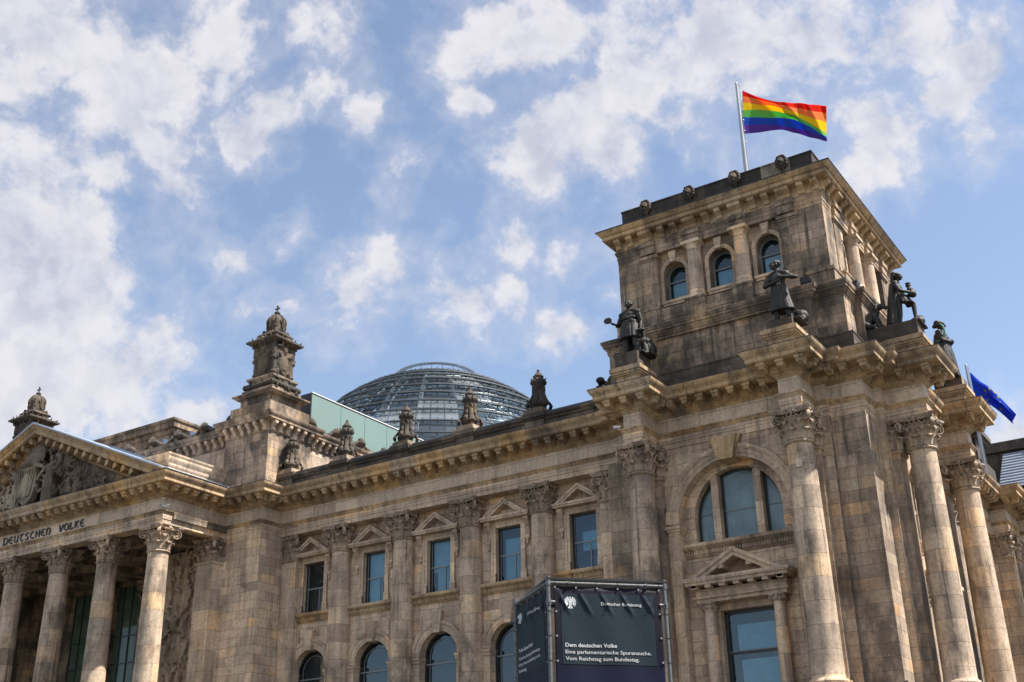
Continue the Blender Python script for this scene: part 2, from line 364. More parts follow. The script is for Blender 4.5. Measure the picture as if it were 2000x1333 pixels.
    def join(s, o, mat=None):
        return s.add([(mat @ Vector(v)) if mat else v for v in o.v], o.f)
    def mesh(s, name, mats, angle=38, smooth=True):
        me = bpy.data.meshes.new(name); me.from_pydata(s.v, [], s.f)
        for m_ in (mats if isinstance(mats, (list, tuple)) else [mats]): me.materials.append(M[m_] if isinstance(m_, str) else m_)
        me.polygons.foreach_set('material_index', s.mi)
        bm = bmesh.new(); bm.from_mesh(me); bmesh.ops.recalc_face_normals(bm, faces=bm.faces); bm.to_mesh(me); bm.free()
        if smooth:
            me.polygons.foreach_set('use_smooth', [True]*len(me.polygons)); me.set_sharp_from_angle(angle=math.radians(angle))
        me.update(); return me

def obj(name, me, parent=None, loc=(0, 0, 0), rz=0., sc=None):
    o = bpy.data.objects.new(name, me); COL.objects.link(o); o.location = loc; o.rotation_euler = (0, 0, rz)
    if sc: o.scale = sc
    if parent is not None: o.parent = parent
    return o
def tag(o, label, cat, group=None, kind=None):
    o['label'] = label; o['category'] = cat
    if group: o['group'] = group
    if kind: o['kind'] = kind
    return o
def thing(name, label, cat, loc=(0, 0, 0), rz=0., group=None):
    return tag(obj(name, None, None, loc, rz), label, cat, group)
def copy_tree(o, parent=None, loc=None, rz=None):
    c = o.copy(); COL.objects.link(c)
    if parent is not None: c.parent = parent
    if loc is not None: c.location = loc
    if rz is not None: c.rotation_euler = (0, 0, rz)
    for ch in list(o.children): copy_tree(ch, c)
    return c
def sculpt(mb, name, mats, voxel=.04, smooth=3, fac=.5):
    """melt overlapping lumps into one continuous surface"""
    me = mb.mesh(name+' lumps', mats); o = bpy.data.objects.new('tmp', me); COL.objects.link(o)
    r = o.modifiers.new('r', 'REMESH'); r.mode = 'VOXEL'; r.voxel_size = voxel; r.adaptivity = 0
    if smooth: q = o.modifiers.new('s', 'SMOOTH'); q.iterations = smooth; q.factor = fac
    bpy.context.view_layer.update(); dg = bpy.context.evaluated_depsgraph_get()
    out = bpy.data.meshes.new_from_object(o.evaluated_get(dg)); out.name = name
    bpy.data.objects.remove(o); bpy.data.meshes.remove(me)
    out.materials.clear()
    for m_ in (mats if isinstance(mats, (list, tuple)) else [mats]): out.materials.append(M[m_])
    out.polygons.foreach_set('use_smooth', [True]*len(out.polygons)); out.update(); return out

def arc(cx, cz, R, n=20, a0=0., a1=PI): return [(cx+R*math.cos(a0+(a1-a0)*i/n), cz+R*math.sin(a0+(a1-a0)*i/n)) for i in range(n+1)]
def arch_face(mb, u0, u1, z0, z1, uc, R, zs, d, zb=None, n=20):
    """wall face at outward distance d with a round-headed hole (springing zs, hole bottom zb); mesh y = -d"""
    zb = z0 if zb is None else zb; y = -d
    mb.quad((u0,y,z0),(uc-R,y,z0),(uc-R,y,zs),(u0,y,zs)); mb.quad((uc+R,y,z0),(u1,y,z0),(u1,y,zs),(uc+R,y,zs))
    mb.quad((u0,y,zs),(uc-R,y,zs),(uc-R,y,z1),(u0,y,z1)); mb.quad((uc+R,y,zs),(u1,y,zs),(u1,y,z1),(uc+R,y,z1))
    A = arc(uc, zs, R, n)
    for (a, b), (c, e) in zip(A, A[1:]): mb.quad((a,y,b),(c,y,e),(c,y,z1),(a,y,z1))
    if zb > z0: mb.quad((uc-R,y,z0),(uc+R,y,z0),(uc+R,y,zb),(uc-R,y,zb))
def reveal(mb, uc, R, zs, zb, d0, d1, n=20, sill=True):
    A = [(uc+R, zb)]+arc(uc, zs, R, n)+[(uc-R, zb)]
    for (a, b), (c, e) in zip(A, A[1:]): mb.quad((a,-d0,b),(c,-d0,e),(c,-d1,e),(a,-d1,b))
    if sill: mb.quad((uc-R,-d0,zb),(uc+R,-d0,zb),(uc+R,-d1,zb),(uc-R,-d1,zb))
def rect_hole(mb, u0, u1, z0, z1, a0, a1, b0, b1, d, dr):
    y = -d
    for p in ((u0,a0,z0,z1),(a1,u1,z0,z1)): mb.quad((p[0],y,p[2]),(p[1],y,p[2]),(p[1],y,p[3]),(p[0],y,p[3]))
    if b0 > z0: mb.quad((a0,y,z0),(a1,y,z0),(a1,y,b0),(a0,y,b0))
    if b1 < z1: mb.quad((a0,y,b1),(a1,y,b1),(a1,y,z1),(a0,y,z1))
    for p, q in (((a0,b0),(a0,b1)),((a0,b1),(a1,b1)),((a1,b1),(a1,b0)),((a1,b0),(a0,b0))):
        mb.quad((p[0],y,p[1]),(q[0],y,q[1]),(q[0],-dr,q[1]),(p[0],-dr,p[1]))
def ring(mb, uc, zs, prof, n=24, a0=0., a1=PI):
    """archivolt: profile of (radius, outward d)"""
    k = len(prof); vs = []
    for i in range(n+1):
        a = a0+(a1-a0)*i/n
        for R, d in prof: vs.append((uc+R*math.cos(a), -d, zs+R*math.sin(a)))
    fs = [(i*k+c, (i+1)*k+c, (i+1)*k+(c+1) % k, i*k+(c+1) % k) for i in range(n) for c in range(k)]
    mb.add(vs, fs+[tuple(range(k)), tuple(n*k+c for c in range(k))[::-1]])
def disc(mb, uc, R, zs, zb, d, n=20):
    pts = [(uc+R, zb)]+arc(uc, zs, R, n)+[(uc-R, zb)]; mb.quad(*[(a, -d, b) for a, b in pts])
def pediment(mb, uc, hw, z0, za, d0, d1, th, cor=.28, tymp=.4, hang=0., step=.06):
    """triangular pediment: level cornice + two raking bars + recessed field; d0 wall, d1 front"""
    fn = lambda a, b, t: (a, -t, b)
    mb.box(uc-hw, uc+hw, -d1, -d0, z0, z0+cor*.55); mb.box(uc-hw+step, uc+hw-step, -d1+step, -d0, z0-cor*.45, z0)
    s = (za-z0)/hw
    for k, (t0, t1, dd) in enumerate(((0., th*.45, d1), (th*.45, th, d1-step))):
        q = math.hypot(1, s); zt, zl = za-t0*q, za-t1*q
        zb0 = z0+cor*.55
        def pt(zz): # outer line through apex zz reaching zb0
            return (zz-zb0)/s
        for sg in (-1, 1):
            mb.prism([(uc, zt), (uc+sg*min(hw, pt(zt)), zb0 if pt(zt) <= hw else zt-s*hw), (uc+sg*max(0, pt(zl)), zb0), (uc, zl)], fn, d0, dd)
    q = za-th*math.hypot(1, s); mb.quad((uc, -(d0+tymp*(d1-d0)), q), (uc-(q-z0)/s, -(d0+tymp*(d1-d0)), z0+cor*.5), (uc+(q-z0)/s, -(d0+tymp*(d1-d0)), z0+cor*.5))
def bracket(mb, u, z0, z1, w, d0, d1, n=8):
    """S-curved console under a cornice, top deep, bottom shallow"""
    h = z1-z0; D = d1-d0
    pts = [(d0, z1), (d1, z1), (d1+.02*D, z1-.16*h), (d1-.05*D, z1-.32*h), (d0+.62*D, z1-.46*h), (d0+.36*D, z1-.60*h), (d0+.30*D, z1-.78*h), (d0+.26*D, z1-.92*h), (d0, z0)]
    mb.prism(pts, lambda a, b, t: (t, -a, b), u-w/2, u+w/2)

# ------------------------------------------------------------------ ground
g = MB(); g.quad((-900, -300, 0), (900, -300, 0), (900, 1500, 0), (-900, 1500, 0))
tag(obj('ground', g.mesh('ground', 'ground')), 'open ground in front of the building', 'ground', kind='structure')

# ------------------------------------------------------------------ building
BLD = thing('parliament_building', 'monumental sandstone parliament with columned portico and corner tower', 'building', (-24.15, 59.5, 0))
BL0 = Vector((-24.15, 59.5, 0))
def part(name, me, loc=(0, 0, 0), rz=0., parent=None, sc=None):
    p = BLD if parent is None else parent
    l = Vector(loc)-(BL0 if parent is None else Vector((0, 0, 0)))
    return obj(name, me, p, l, rz, sc)
TC = (-24.15, 67.35); TCL = (TC[0], TC[1], 0)

# ---- plan line of the great entablature (frieze plane)
def tw(u, d): return (TC[0]+u, TC[1]-d)       # west face of the corner tower
def ts(u, d): return (TC[0]+d, TC[1]-u)       # south face, u counted from the corner backwards
face = [(7.85,7.85),(5.97,7.85),(5.97,8.27),(5.29,8.27),(5.29,10.42),(4.13,10.42),(4.13,8.27),(-4.13,8.27),(-4.13,10.42),(-5.29,10.42),(-5.29,8.27),(-5.97,8.27),(-5.97,7.85),(-7.85,7.85)]
path = [(-108, 52.6), (-63.1, 52.6), (-63.1, 58.43), (-59.5, 58.43), (-59.5, 60.35), (-32.0, 60.35)]
path += [tw(u, d) for u, d in face[::-1][1:-1]] + [tw(7.85, 7.85)] + [ts(u, d) for u, d in face[1:-1]] + [(-16.3, 75.2), (-17.1, 75.2), (-17.1, 91.7), (-15.9, 91.7), (-15.9, 96), (-12.6, 96), (-12.6, 112)]
FZ0 = 23.32
def sweep_part(name, prof, mat, pth=path, closed=False, sm=False):
    mb = MB(); mb.sweep(pth, prof, closed); return part(name, mb.mesh(name, mat, smooth=sm))
sweep_part('architrave', [(-1.0, FZ0), (.0, FZ0), (.0, 23.62), (.045, 23.63), (.045, 23.97), (.07, 23.98)], 'trim')
sweep_part('architrave_moulding', [(.07, 23.98), (.09, 24.05), (.13, 24.08), (.13, 24.14), (.20, 24.19), (.20, 24.26), (0, 24.285)], 'warm')
sweep_part('frieze', [(0, 24.285), (0, 25.15)], 'pale')
cornp = [(0, 25.15), (.05, 25.16), (.06, 25.24), (.16, 25.30), (.22, 25.38), (.30, 25.42), (.32, 25.86), (1.22, 25.88), (1.22, 25.93), (1.26, 25.93), (1.26, 26.16), (1.30, 26.17), (1.30, 26.22), (1.37, 26.27), (1.42, 26.36), (1.47, 26.46), (1.48, 26.55)]
CORN = sweep_part('cornice', cornp, 'warm', sm=True)
sweep_part('cornice_flashing', [(1.48, 26.55), (1.50, 26.56), (1.50, 26.585), (1.46, 26.60), (-.3, 26.72)], 'lead')
# blocks hanging under the cornice
mutl = []
for (a, b) in zip(path, path[1:]):
    A, B = Vector(a), Vector(b); L = (B-A).length; d = (B-A).normalized(); nn = Vector((d.y, -d.x))
    i = path.index(a)
    j = path.index(b); nxt = (Vector(path[j+1])-B).normalized() if j+1 < len(path) else d
    ext = .50 if abs(d.x) > .5 else -.06
    s0 = -ext if (i > 0 and (Vector(path[i])-Vector(path[i-1])).normalized().dot(nn) > .5) else 1.28
    s1 = L+ext if nxt.dot(nn) < -.5 else L-1.28
    if i == 0: s0 = .4
    if s1-s0 < .3:
        if L > 1.0 or L < .3: continue
        if s1-s0 < -.3: continue
    k = max(1, round((s1-s0)/.915)); n_ = k+1 if s1-s0 > .5 else 1
    for q in range(n_):
        t = s0+(s1-s0)*(q/(n_-1) if n_ > 1 else .5)
        def P(u, o, z): v = A+d*(t+u)+nn*o; return (v.x, v.y, z)
        h = .19; mut = MB(); mutl.append((((A+d*t).x**2+(A+d*t).y**2), mut))
        mut.hexa([P(-h+.03,.31,25.44),P(h-.03,.31,25.44),P(h-.03,1.0,25.50),P(-h+.03,1.0,25.50),P(-h,.31,25.70),P(h,.31,25.70),P(h,1.07,25.70),P(-h,1.07,25.70)])
        mut.hexa([P(-h-.04,.31,25.70),P(h+.04,.31,25.70),P(h+.04,1.12,25.70),P(-h-.04,1.12,25.70),P(-h-.04,.31,25.87),P(h+.04,.31,25.87),P(h+.04,1.12,25.87),P(-h-.04,1.12,25.87)])
mutl.sort(key=lambda q: q[0]); rest = MB()
for i, (_, mut) in enumerate(mutl):
    if i < 100: obj('cornice_block', mut.mesh('cornice_block', 'warm', smooth=False), CORN)
    else: rest.join(mut)
ro = obj('cornice_block', rest.mesh('cornice_block', 'warm', smooth=False), CORN); ro['kind'] = 'stuff'

# ---- columns and capitals
def capital(sq=0., seed=1):
    rd = random.Random(seed); mb = MB(); H = 1.78
    def e(a): return 1+(1/max(abs(math.cos(a)), abs(math.sin(a)))-1)*sq
    mb.lathe([(.66,-.10),(.78,-.07),(.82,0),(.79,.06),(.70,.09),(.68,.14),(.67,.5),(.70,.95),(.80,1.25),(.88,1.36),(.80,1.42),(.7,1.45)], 28, sq=sq)
    for row, (n, z0, hh, r0, off) in enumerate(((8, .10, .56, .68, 0), (8, .14, .98, .70, PI/8))):
        for k in range(n):
            a = 2*PI*k/n+off; E = e(a); c, s_ = math.cos(a), math.sin(a); sp = []
            for rr, zz in ((0, 0), (.03, .35), (.06, .62), (.13, .84), (.25, .98), (.34, .97), (.36, .86), (.31, .78)):
                r = (r0+rr*(1 if row else .9))*E; sp.append((r*c, r*s_, z0+zz*hh))
            ws = [.18, .23, .25, .24, .20, .15, .10, .05]
            mb.ribbon(sp, ws, .07, (-s_, c, 0))
            for sg in (-1, 1):     # side lobes
                sp2 = [Vector(p)+Vector((-s_, c, 0))*sg*(.13+.05*(i > 2))+Vector((c, s_, 0))*.03 for i, p in enumerate(sp[:6])]
                mb.ribbon(sp2, [.06, .08, .09, .08, .07, .04], .06, (-s_, c, 0))
    for k in range(4):            # corner volutes
        a = PI/4+k*PI/2; c, s_ = math.cos(a), math.sin(a); sp = []
        for i in range(27):
            t = i/26; th = PI*.62-t*2*PI*1.85; R = .325*(1-.80*t)
            sp.append((c*(1.13+R*math.cos(th)), s_*(1.13+R*math.cos(th)), 1.23+R*math.sin(th)))
        st = [(c*.62, s_*.62, 1.36), (c*.86, s_*.86, 1.52)]
        mb.ribbon(st+sp, [.09, .10]+[.11-.03*i/26 for i in range(27)], .085, (-s_, c, 0))
        mb.ell((c*1.13, s_*1.13, 1.23), (.08, .08, .08), 8, 5)
        mb.ribbon([(c*.74, s_*.74, .80), (c*.86, s_*.86, 1.0), (c*1.0, s_*1.0, 1.06), (c*1.05, s_*1.05, .98)], [.13, .15, .12, .05], .08, (-s_, c, 0))
    for k in range(20):           # egg band
        a = 2*PI*k/20; r = .86*e(a) if sq else .86
        mb.ell((r*math.cos(a), r*math.sin(a), 1.40), (.075, .075, .095), 7, 5)
    pts = []                      # hollow-sided abacus
    for k in range(4):
        a = k*PI/2
        for t in (-1, -.9, -.55, 0, .55, .9):
            x = .86+.26*t*t if abs(t) < .95 else 1.09; y = t*1.09
            pts.append((x*math.cos(a)-y*math.sin(a), x*math.sin(a)+y*math.cos(a)))
    mb.prism(pts, lambda p, q, t: (p*(.94 if t < 1.6 else 1.), q*(.94 if t < 1.6 else 1.), t), 1.53, 1.66)
    mb.prism([(p*1.03, q*1.03) for p, q in pts], lambda p, q, t: (p, q, t), 1.66, H)
    for k in range(4):            # flower on each side of the abacus and sprays
        a = k*PI/2; c, s_ = math.cos(a), math.sin(a)
        mb.ell((c*.93, s_*.93, 1.60), (.15, .15, .15), 8, 6)
        for q in range(5):
            b = 2*PI*q/5; mb.ell((c*.96-s_*.14*math.cos(b), s_*.96+c*.14*math.cos(b), 1.60+.14*math.sin(b)), .075, 6, 4)
        for sg in (-1, 1):
            mb.tube([(c*.88-s_*sg*.16, s_*.88+c*sg*.16, 1.46), (c*.95-s_*sg*.3, s_*.95+c*sg*.3, 1.54), (c*.93-s_*sg*.45, s_*.93+c*sg*.45, 1.48)], [.05, .07, .03], 6)
    return mb
CAPR = capital(0.).mesh('capital', 'cap', 50)
CAPS = capital(1., 3).mesh('pilaster_capital', 'cap', 50)
SH0, SH1 = 9.5, 21.55
sh = MB(); prof = [(.98, SH0-.75), (1.08, SH0-.70), (1.12, SH0-.58), (1.06, SH0-.45), (.96, SH0-.40), (.92, SH0-.32), (.98, SH0-.24), (1.0, SH0-.14), (.94, SH0-.04), (.86, SH0)]
for i in range(13):
    t = i/12; prof.append((.815-.115*(t**1.7), SH0+.08+(SH1-SH0-.10)*t))
sh.lathe(prof, 40); sh.box(-1.2, 1.2, -1.2, 1.2, 0, SH0-.75)
SHAFT = sh.mesh('shaft', 'shaft', 30)
def column(x, y, rz=0.):
    c = part('column', SHAFT, (x, y, 0), rz); obj('capital', CAPR, c, (0, 0, 21.55)); return c
def pilaster(name, x, y, hw=.68, depth=.5, rz=0., mat='trim', z0=0.):
    """flat pilaster; x,y = centre of its front face line, depth back into the wall"""
    mb = MB(); mb.box(-hw, hw, 0, depth+.3, z0, 21.52)
    mb.box(-hw-.07, hw+.07, -.07, depth+.3, 21.45, 21.60); mb.box(-hw-.12, hw+.12, -.12, depth+.3, 9.0, 9.5); mb.box(-hw-.2, hw+.2, -.2, depth+.3, 0, 8.9)
    p = part(name, mb.mesh(name, mat, smooth=False), (x, y, 0), rz)
    obj('capital', CAPS, p, (0, hw*.72, 21.55)).scale = (.97, .80, 1.); return p

for x in (-54.1, -48.6, -43.1, -37.6): column(x, 61.0)
pilaster('pilaster', -58.82, 60.72, .68, .6); pilaster('pilaster', -32.66, 60.72, .66, .6)

# ---- west wing wall with its five bays
WD = -61.3
wl = MB(); BAYS = (-56.85, -51.35, -45.85, -40.35, -34.85)
for xc in BAYS:
    rect_hole(wl, xc-2.75, xc+2.75, 17.0, 23.5, xc-.95, xc+.95, 17.75, 21.28, WD, WD-.55)
    arch_face(wl, xc-2.75, xc+2.75, 0., 17.0, xc, 1.47, 13.8, WD); reveal(wl, xc, 1.47, 13.8, 0., WD, WD-.75, sill=False)
wl.box(-60, -31.5, 62.62, 63.0, 0, 26.5); wl.box(-60.2, -59.4, 61.3, 63, 0, 23.4)
part('wall', wl.mesh('wall', 'wall', smooth=False))
def wing_window():
    mb = MB()
    for sg in (-1, 1):
        mb.prism([(.95, -.02), (1.30, -.02), (1.30, .13), (1.16, .13), (1.14, .09), (.95, .09)], lambda a, b, t: (sg*a, -b, t), 17.74, 21.28)
        mb.box(min(sg*.95, sg*1.38), max(sg*.95, sg*1.38), -.17, .02, 17.74, 18.32)
        for k in range(2):   # console scroll
            pass
        c = sg*1.48
        mb.prism([(.0, 20.25), (.10, 20.22), (.16, 20.42), (.13, 20.75), (.16, 21.1), (.30, 21.35), (.38, 21.55), (.36, 21.72), (0, 21.72)], lambda a, b, t: (t, -a, b), c-.17, c+.17)
        mb.tube([(c-.2, -.10, 20.36), (c+.2, -.10, 20.36)], .13, 10); mb.tube([(c-.21, -.28, 21.56), (c+.21, -.28, 21.56)], .15, 10)
        mb.ell((c, -.10, 20.02), (.10, .09, .16), 8, 6); mb.ell((c, -.12, 20.2), (.13, .1, .08), 8, 6)
        for q in (-.1, 0, .1): mb.tube([(c+q, -.17, 20.5), (c+q, -.15, 20.8), (c+q, -.24, 21.2), (c+q, -.36, 21.45)], .035, 6)
    mb.prism([(-.02, 21.28), (.09, 21.28), (.09, 21.48), (.13, 21.5), (.13, 21.66), (-.02, 21.66)], lambda a, b, t: (t, -a, b), -1.30, 1.30)
    win = mb.mesh('window', 'trim', smooth=True, angle=40)
    pd = MB(); pediment(pd, 0, 1.88, 21.80, 23.02, 0, .66, .30, .26, .07)
    ped = pd.mesh('window_pediment', 'trim', smooth=False)
    s = MB(); s.prism([(0, 17.10), (.10, 17.10), (.10, 17.16), (.16, 17.18), (.16, 17.42), (.22, 17.44), (.36, 17.52), (.40, 17.56), (.40, 17.68), (.34, 17.75), (0, 17.76)], lambda a, b, t: (t, -a, b), -2.05, 2.05)
    q = -2.0
    while q < 2.0: s.box(q, q+.075, -.235, -.1, 17.2, 17.42); q += .145
    sill = s.mesh('window_sill', 'warm', smooth=False)
    f = MB()
    for a, b in ((-.95, -.85), (.87, .95)): f.box(a, b, .24, .38, 17.75, 21.28)
    f.box(-.95, .95, .24, .38, 21.16, 21.28); f.box(-.95, .95, .24, .38, 17.75, 17.84)
    frame = f.mesh('window_frame', 'frame', smooth=False)
    b = MB(); b.box(-.85, .87, .25, .30, 19.44, 19.53); b.box(.28, .35, .255, .31, 17.84, 19.44); b.box(-.80, -.77, .26, .31, 17.86, 19.42); b.box(-.80, -.77, .26, .31, 19.55, 21.14)
    sash = b.mesh('sash_bar', 'sash', smooth=False)
    p = MB(); p.quad((-.85, .31, 17.8), (.87, .31, 17.8), (.87, .31, 21.2), (-.85, .31, 21.2)); pane = p.mesh('window_pane', 'clear', smooth=False)
    return win, ped, sill, frame, sash, pane
WW = wing_window()
p2 = MB(); p2.quad((-.85, .31, 17.8), (.87, .31, 17.8), (.87, .31, 21.2), (-.85, .31, 21.2)); PANE_D = p2.mesh('window_pane', 'clear', smooth=False)
def arch_window():
    mb = MB(); ring(mb, 0, 13.8, [(1.47, -.02), (1.47, .07), (1.58, .07), (1.60, .10), (1.86, .10), (1.88, .14), (1.98, .20), (2.10, .20), (2.10, -.02)])
    mb.prism([(-.24, 15.15), (.24, 15.15), (.40, 16.5), (-.40, 16.5)], lambda a, b, t: (a, -t, b), -.45, .34)
    for sg in (-1, 1):
        x0, x1 = sorted((sg*1.40, sg*2.14)); mb.box(x0, x1, -.24, .74, 13.56, 13.74); mb.box(x0+.03, x1-.03, -.17, .74, 13.36, 13.56)
        x0, x1 = sorted((sg*1.47, sg*2.06)); mb.box(x0, x1, -.10, .02, 0, 13.36)
    win = mb.mesh('arched_window', 'trim', smooth=True, angle=35)
    f = MB(); ring(f, 0, 13.8, [(1.34, -.60), (1.34, -.52), (1.47, -.52), (1.47, -.60)])
    f.box(-1.47, -1.34, .52, .6, 0, 13.8); f.box(1.34, 1.47, .52, .6, 0, 13.8)
    fr = f.mesh('window_frame', 'frame', smooth=False)
    b = MB(); b.box(-1.34, 1.34, .50, .56, 13.28, 13.36); ring(b, 0, 13.8, [(1.05, -.56), (1.05, -.52), (1.085, -.52), (1.085, -.56)]); b.box(-1.085, -1.05, .52, .56, 8, 13.8); b.box(1.05, 1.085, .52, .56, 8, 13.8)
    sash = b.mesh('sash_bar', 'sash', smooth=False)
    p = MB(); disc(p, 0, 1.36, 13.8, 0, -.58); pane = p.mesh('window_pane', 'clear', smooth=False)
    return win, fr, sash, pane
AW = arch_window()
PANE_AD = None
def room(x0, x1, y0, y1, z0, z1):
    r_ = MB(); r_.quad((x0, y1, z0), (x1, y1, z0), (x1, y1, z1), (x0, y1, z1)); r_.quad((x0, y0, z0), (x0, y1, z0), (x0, y1, z1), (x0, y0, z1)); r_.quad((x1, y0, z0), (x1, y1, z0), (x1, y1, z1), (x1, y0, z1)); r_.quad((x0, y0, z1), (x1, y0, z1), (x1, y1, z1), (x0, y1, z1)); r_.quad((x0, y0, z0), (x1, y0, z0), (x1, y1, z0), (x0, y1, z0)); return r_
rk = room(-.97, .97, .50, 1.1, 17.72, 21.32); ROOM = rk.mesh('room_back', 'inner', smooth=False)
rk = room(-1.49, 1.49, .70, 1.2, 0, 15.4); ROOMA = rk.mesh('room_back', 'inner', smooth=False)
def blind(z0, z1, x0=-.86, x1=.9, y=.56):
    b_ = MB(); b_.box(x0, x1, y, y+.02, z0, z1); return b_.mesh('roller_blind', 'blindcloth', smooth=False)
def bay(x, y, rz, dark=False, blinds=()):
    wn_ = part('window', WW[0], (x, y, 0), rz)
    for nm, me in zip(('window_pediment', 'window_sill', 'window_frame', 'sash_bar', 'window_pane'), WW[1:]):
        obj(nm, PANE_D if (dark and nm == 'window_pane') else me, wn_)
    obj('room_back', ROOM, wn_)
    for b_ in blinds: obj('roller_blind', blind(*b_), wn_)
    aw = part('arched_window', AW[0], (x, y, 0), rz); obj('room_back', ROOMA, aw)
    for nm, me in zip(('window_frame', 'sash_bar', 'window_pane'), AW[1:]): obj(nm, me, aw)
BLS = [(), ((19.3, 21.3), (17.7, 19.3, -.86, .30)), ((19.2, 21.3), (17.7, 19.2, -.5, .9)), ((17.9, 20.6, -.6, .9),), ((19.0, 20.2, -.4, .9),)]
for i, x in enumerate(BAYS): bay(x, 61.3, 0, i == 0, BLS[i])

# parapet over the wing
pp = MB()
wp_ = [(-59.3, 60.35), (-31.2, 60.35)]
pp.sweep(wp_, [(-.02, 26.6), (-.02, 26.86), (-.10, 26.90), (-.10, 27.45), (-.02, 27.50), (.03, 27.56), (.03, 27.64), (.12, 27.72), (.14, 27.78), (.14, 27.88), (-.6, 27.92)])
for x in (-59.3, -54.1, -48.6, -43.1, -37.6):
    pp.box(x-.72, x+.72, 60.28, 61.6, 26.6, 27.62); pp.box(x-.80, x+.80, 60.18, 61.7, 27.62, 27.74); pp.box(x-.90, x+.90, 60.08, 61.8, 27.74, 27.98); pp.box(x-.84, x+.84, 60.16, 61.7, 27.98, 28.06)
part('parapet', pp.mesh('parapet', 'soot', smooth=False))
rr = MB(); rr.tube([(-59.2, 60.75, 28.02), (-31.4, 60.75, 28.02)], .20, 12); rr.box(-59.4, -31, 60.9, 80, 27.6, 28.0)
part('roof_edge', rr.mesh('roof_edge', 'lead'))

# ------------------------------------------------------------------ corner tower, lower storey (mesh built for the west face, turned for the south)
def both(name, me, parents=None):
    return [part(name, me, TCL, rz) for rz in (0., PI/2)]
def kids(ps, name, me): return [obj(name, me, p) for p in ps]
lw_ = MB()
arch_face(lw_, -5.97, 5.97, 0, 23.4, 0, 3.3, 18.85, 8.2); reveal(lw_, 0, 3.3, 18.85, 0, 8.2, 7.55, 28, sill=False)
nb = 7.55
arch_face(lw_, -3.3, 3.3, 16.6, 22.3, 0, 2.6, 19.2, nb, zb=17.72, n=26); reveal(lw_, 0, 2.6, 19.2, 17.72, nb, nb-.55, 26)
rect_hole(lw_, -3.3, 3.3, 0, 16.6, -1.55, 1.55, 6.0, 13.9, nb, nb-.5)
for u in (-5.97, 5.97): lw_.quad((u, -8.2, 0), (u, -7.6, 0), (u, -7.6, 23.4), (u, -8.2, 23.4))
both('tower_wall', lw_.mesh('tower_wall', 'wall', smooth=False))
for sx, sy in ((-1, -1), (1, -1), (1, 1)):
        cp = MB()
        a, b = sorted((sx*5.9, sx*7.85)); c, d = sorted((sy*5.9, sy*7.85)); cp.box(a, b, c, d, 0, 23.31)
        # plain plinth of the corner pier
        a2, b2 = sorted((sx*5.9, sx*8.05)); c2, d2 = sorted((sy*5.9, sy*8.05)); cp.box(a2, b2, c2, d2, 0, 9.35); part('corner_pier', cp.mesh('corner_pier', 'pier', smooth=False), TCL)
av = MB(); ring(av, 0, 18.85, [(3.302, 8.19), (3.302, 8.27), (3.50, 8.27), (3.52, 8.31), (3.74, 8.31), (3.76, 8.36), (3.88, 8.44), (4.02, 8.44), (4.02, 8.19)], 40)
for sg in (-1, 1):
    a, b = sorted((sg*3.15, sg*4.03)); av.box(a, b, -8.50, -7.50, 18.56, 18.74); av.box(a+.04, b-.04, -8.42, -7.5, 18.42, 18.56); av.box(a+.09, b-.09, -8.34, -7.5, 18.30, 18.42)
    a, b = sorted((sg*3.31, sg*3.92)); av.box(a, b, -8.30, -8.19, 0, 18.30)
AR = both('arch_surround', av.mesh('arch_surround', 'trim', angle=30))
ks = MB(); ks.prism([(-.44, 21.95), (.44, 21.95), (.78, 23.30), (-.78, 23.30)], lambda a, b, t: (a, -t, b), 7.6, 8.72)
ks.prism([(-.62, 22.55), (-.45, 22.1), (-.78, 23.30), (-1.0, 23.30)], lambda a, b, t: (a, -t, b), 8.15, 8.56); ks.prism([(.62, 22.55), (.45, 22.1), (.78, 23.30), (1.0, 23.30)], lambda a, b, t: (a, -t, b), 8.15, 8.56)
kids(AR, 'keystone', ks.mesh('keystone', 'warm', smooth=False))
# lunette window
lf = MB(); ring(lf, 0, 19.2, [(2.44, 6.98), (2.44, 7.06), (2.62, 7.06), (2.62, 6.98)], 30)
for u in (-2.6, -1.07, .93, 1.49, -1.63): lf.box(u if u != -2.6 else -2.62, u+.14, -7.06, -6.98, 17.72, 19.2 if abs(u) > 2 else 21.45)
lf.box(2.46, 2.62, -7.06, -6.98, 17.72, 19.2); lf.box(-2.6, 2.6, -7.05, -6.98, 17.72, 17.82)
LW = both('lunette_window', lf.mesh('lunette_window', 'frame', smooth=False))
for u in (-1.28, 1.28): mu = MB(); mu.box(u-.21, u+.21, -7.52, -7.02, 17.72, 21.48); kids(LW, 'mullion', mu.mesh('mullion', 'trim', smooth=False))
tb = MB(); tb.box(-2.5, 2.5, -7.04, -6.985, 19.42, 19.47); kids(LW, 'sash_bar', tb.mesh('sash_bar', 'sash', smooth=False))
gp = MB(); disc(gp, 0, 2.5, 19.2, 17.75, 6.985, 30); LPANE = gp.mesh('window_pane', 'blind', smooth=False); kids(LW, 'window_pane', LPANE)
ss = MB(); ss.prism([(7.5, 16.95), (7.66, 16.95), (7.68, 17.02), (7.74, 17.06), (7.74, 17.30), (7.82, 17.34), (7.98, 17.46), (8.04, 17.50), (8.04, 17.64), (7.96, 17.70), (7.5, 17.73)], lambda a, b, t: (t, -a, b), -3.29, 3.29)
q = -3.2
while q < 3.2: ss.box(q, q+.085, -7.80, -7.7, 17.08, 17.30); q += .16
both('sill_course', ss.mesh('sill_course', 'dusktrim', smooth=False))
